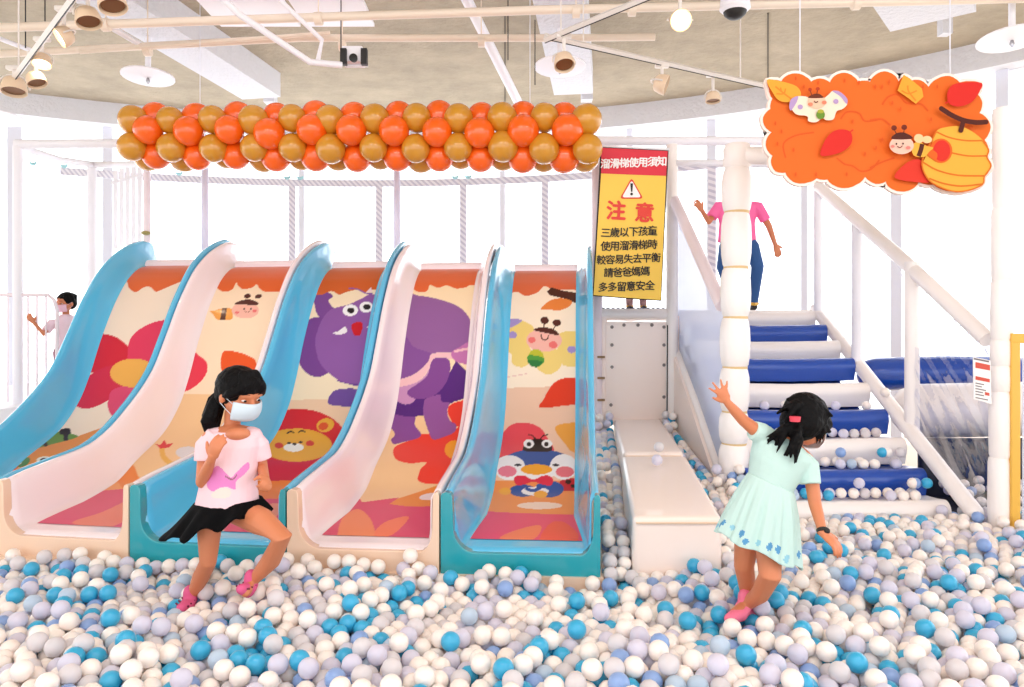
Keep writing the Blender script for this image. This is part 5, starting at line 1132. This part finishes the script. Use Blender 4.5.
ok_ = np.ones(N_, bool)
for p in polys: d, _, _ = sdist(p, B_[:, 0], B_[:, 1]); ok_ &= d < 0
B_ = B_[ok_ & (B_[:, 2] < .62) & (B_[:, 1] > 2.1)]
cell = {}
for idx in np.argsort(-B_[:, 2]):      # drop balls squeezed into another one
    p_ = B_[idx]; ck = tuple((p_//.075).astype(int)); bad = False
    for dx in (-1, 0, 1):
        for dy in (-1, 0, 1):
            for dz in (-1, 0, 1):
                for q_ in cell.get((ck[0]+dx, ck[1]+dy, ck[2]+dz), ()):
                    if ((q_-p_)**2).sum() < (D*.84)**2: bad = True
    if not bad: cell.setdefault(ck, []).append(p_)
B_ = np.array([p_ for l in cell.values() for p_ in l])
# balls resting on stair treads, on the bench, and beyond the clear sheet
ex = []
for (Y, z), (ax0, ax1, fill) in (((5.69, .64), (1.70, 2.84, .45)), ((5.43, .455), (1.72, 2.84, .7)), ((5.16, .275), (1.72, 2.86, .85)), ((4.88, .11), (1.70, 2.86, 1.0))):
    for row, yy in enumerate((Y+.115, Y+.195)):
        xx = ax0+r_+row*.03
        while xx < ax1-r_:
            if rs.rand() < fill*(1 if row else .62): ex.append((xx, yy+rs.uniform(-.008, .008), z+r_-.018+.0))
            xx += D*(1.02+rs.rand()*.12)
    if z < .3:
        for _ in range(4): ex.append((rs.uniform(2.3, 2.85), Y+.15, z+r_+D*.78))
ex += [(2.90, 5.75, .70+.07), (1.80, 6.36, 1.03+.02)]
ex += [tuple(W(656, 459, 5.25)+Vector((0, 0, .0))), tuple(W(659, 449, 5.6)+Vector((0, 0, .0)))]
bz = lambda px, py, z: (lambda Y: (W(px, py, Y).x, Y, z))((CAMZ-z)*F/(py-CY))
ex[-2] = bz(657, 460, .35+r_); ex[-1] = bz(659, 447, .385+r_)
for _ in range(150):
    ex.append((rs.uniform(3.12, 4.1), rs.uniform(4.75, 5.5), 0)); 
q = []
for e_ in ex:
    if e_[0] > 3.1:
        z = .03+.16*max(0, (e_[1]-4.9))
        if any((e_[0]-o2[0])**2+(e_[1]-o2[1])**2 < (D*.98)**2 for o2 in q if o2[0] > 3.1): continue
        q.append((e_[0], e_[1], z+r_*.2))
    else:
        q.append(e_)
B_ = np.vstack([B_, np.array(q)]); N_ = len(B_)
# colours
pal = [('cream white', (253, 240, 232), .47), ('translucent grey', (238, 232, 234), .16), ('pearl lilac', (234, 230, 246), .15), ('sky blue', (56, 174, 216), .135), ('periwinkle blue', (140, 170, 220), .05), ('frosty pale blue', (206, 224, 242), .04)]
cum = np.cumsum([p[2] for p in pal]); u = rs.rand(N_)*cum[-1]; ci = np.searchsorted(cum, u)
# sky-blue balls gather in loose clusters
cl = np.sin(B_[:, 0]*5.3+1)*np.sin(B_[:, 1]*6.7+2)+.5*np.sin(B_[:, 0]*11+B_[:, 1]*9); ci[(ci == 0) & (cl > .95) & (rs.rand(N_) < .35)] = 3; ci[(ci == 3) & (cl < -.7) & (rs.rand(N_) < .6)] = 0
def ball_mat(nm, rgb, k):
    m = mat('ball_'+nm.replace(' ', '_'), rgb, .28, coat=.15, sss=.35)
    if k in (1, 2, 5): m.node_tree.nodes['Principled BSDF'].inputs['Transmission Weight'].default_value = .25; m.node_tree.nodes['Principled BSDF'].inputs['IOR'].default_value = 1.15
    return m
BM = [ball_mat(p[0], p[1], k) for k, p in enumerate(pal)]
# how much of each ball the photograph's viewpoint shows
sc = 2; Wd, Hd = 1024*sc, 687*sc; zb_ = np.full((Hd, Wd), 1e9); idb = np.full((Hd, Wd), -1)
for i in np.argsort(-B_[:, 1]):
    bx, by, bz_ = B_[i]; px, py = (CX+bx/by*F)*sc, (CY-(bz_-CAMZ)/by*F)*sc; pr = r_/by*F*sc
    x0, x1, y0, y1 = int(px-pr), int(px+pr)+1, int(py-pr), int(py+pr)+1
    if x1 < 0 or x0 >= Wd or y1 < 0 or y0 >= Hd: continue
    x0, y0 = max(x0, 0), max(y0, 0); x1, y1 = min(x1, Wd-1), min(y1, Hd-1)
    if x1 <= x0 or y1 <= y0: continue
    yy, xx = np.mgrid[y0:y1, x0:x1]; idb[y0:y1, x0:x1][(xx-px)**2+(yy-py)**2 < pr*pr] = i
cnt = np.bincount(idb[idb >= 0].ravel(), minlength=N_); top_ = np.argsort(-cnt)[:300]; sel = set(int(i) for i in top_)
def ico(sub):
    bm = bmesh.new(); bmesh.ops.create_icosphere(bm, subdivisions=sub, radius=r_*.995); bm.verts.index_update(); v = np.array([tuple(q.co) for q in bm.verts]); f = np.array([[q.index for q in k.verts] for k in bm.faces]); bm.free(); return v, f
v3, f3 = ico(3); ims = []
for k, p in enumerate(pal):
    me = bpy.data.meshes.new('ball_'+p[0].replace(' ', '_')); me.from_pydata(v3.tolist(), [], f3.tolist()); me.materials.append(BM[k]); me.polygons.foreach_set('use_smooth', [True]*len(me.polygons)); ims.append(me)
for i in sorted(sel):
    bx, by, bz_ = B_[i]; k = int(ci[i]); o = bpy.data.objects.new('plastic_ball', ims[k]); col.objects.link(o); o.location = (bx, by, bz_)
    px = CX+bx/by*F; py = CY-(bz_-CAMZ)/by*F
    zone = ['far left', 'left of centre', 'right of centre', 'far right'][min(3, max(0, int(px//256)))]
    dep = 'in the nearest rows of the pit' if py > 652 else ('in the middle rows of the pit' if py > 612 else 'in the rear rows of the pit')
    if py < 560: dep = 'beside stairs or bench'
    tag(o, '%s plastic ball %s, %s' % (pal[k][0], dep, zone), 'ball', '%s balls, %s, %s' % (pal[k][0], dep, zone))
v2, f2 = ico(2); rest = [i for i in range(N_) if i not in sel]; nv2 = len(v2)
VV = (B_[rest][:, None, :]+v2[None]).reshape(-1, 3); FF = (f2[None]+(np.arange(len(rest))*nv2)[:, None, None]).reshape(-1, 3)
me = bpy.data.meshes.new('ball_mass'); me.vertices.add(len(VV)); me.vertices.foreach_set('co', VV.ravel()); me.loops.add(len(FF)*3); me.loops.foreach_set('vertex_index', FF.ravel().astype(np.int32)); me.polygons.add(len(FF))
me.polygons.foreach_set('loop_start', (np.arange(len(FF))*3).astype(np.int32)); me.polygons.foreach_set('loop_total', np.full(len(FF), 3, np.int32))
for b in BM: me.materials.append(b)
me.polygons.foreach_set('material_index', np.repeat(ci[rest], len(f2)).astype(np.int32)); me.polygons.foreach_set('use_smooth', np.ones(len(FF), bool)); me.update(calc_edges=True)
o = bpy.data.objects.new('plastic_balls', me); col.objects.link(o); tag(o, 'white, grey and blue plastic balls filling the pit, gaps and stair treads', 'balls', kind='stuff')
print('BALLS', N_, len(sel), 'z', np.percentile(B_[:, 2], [5, 50, 95, 100]))
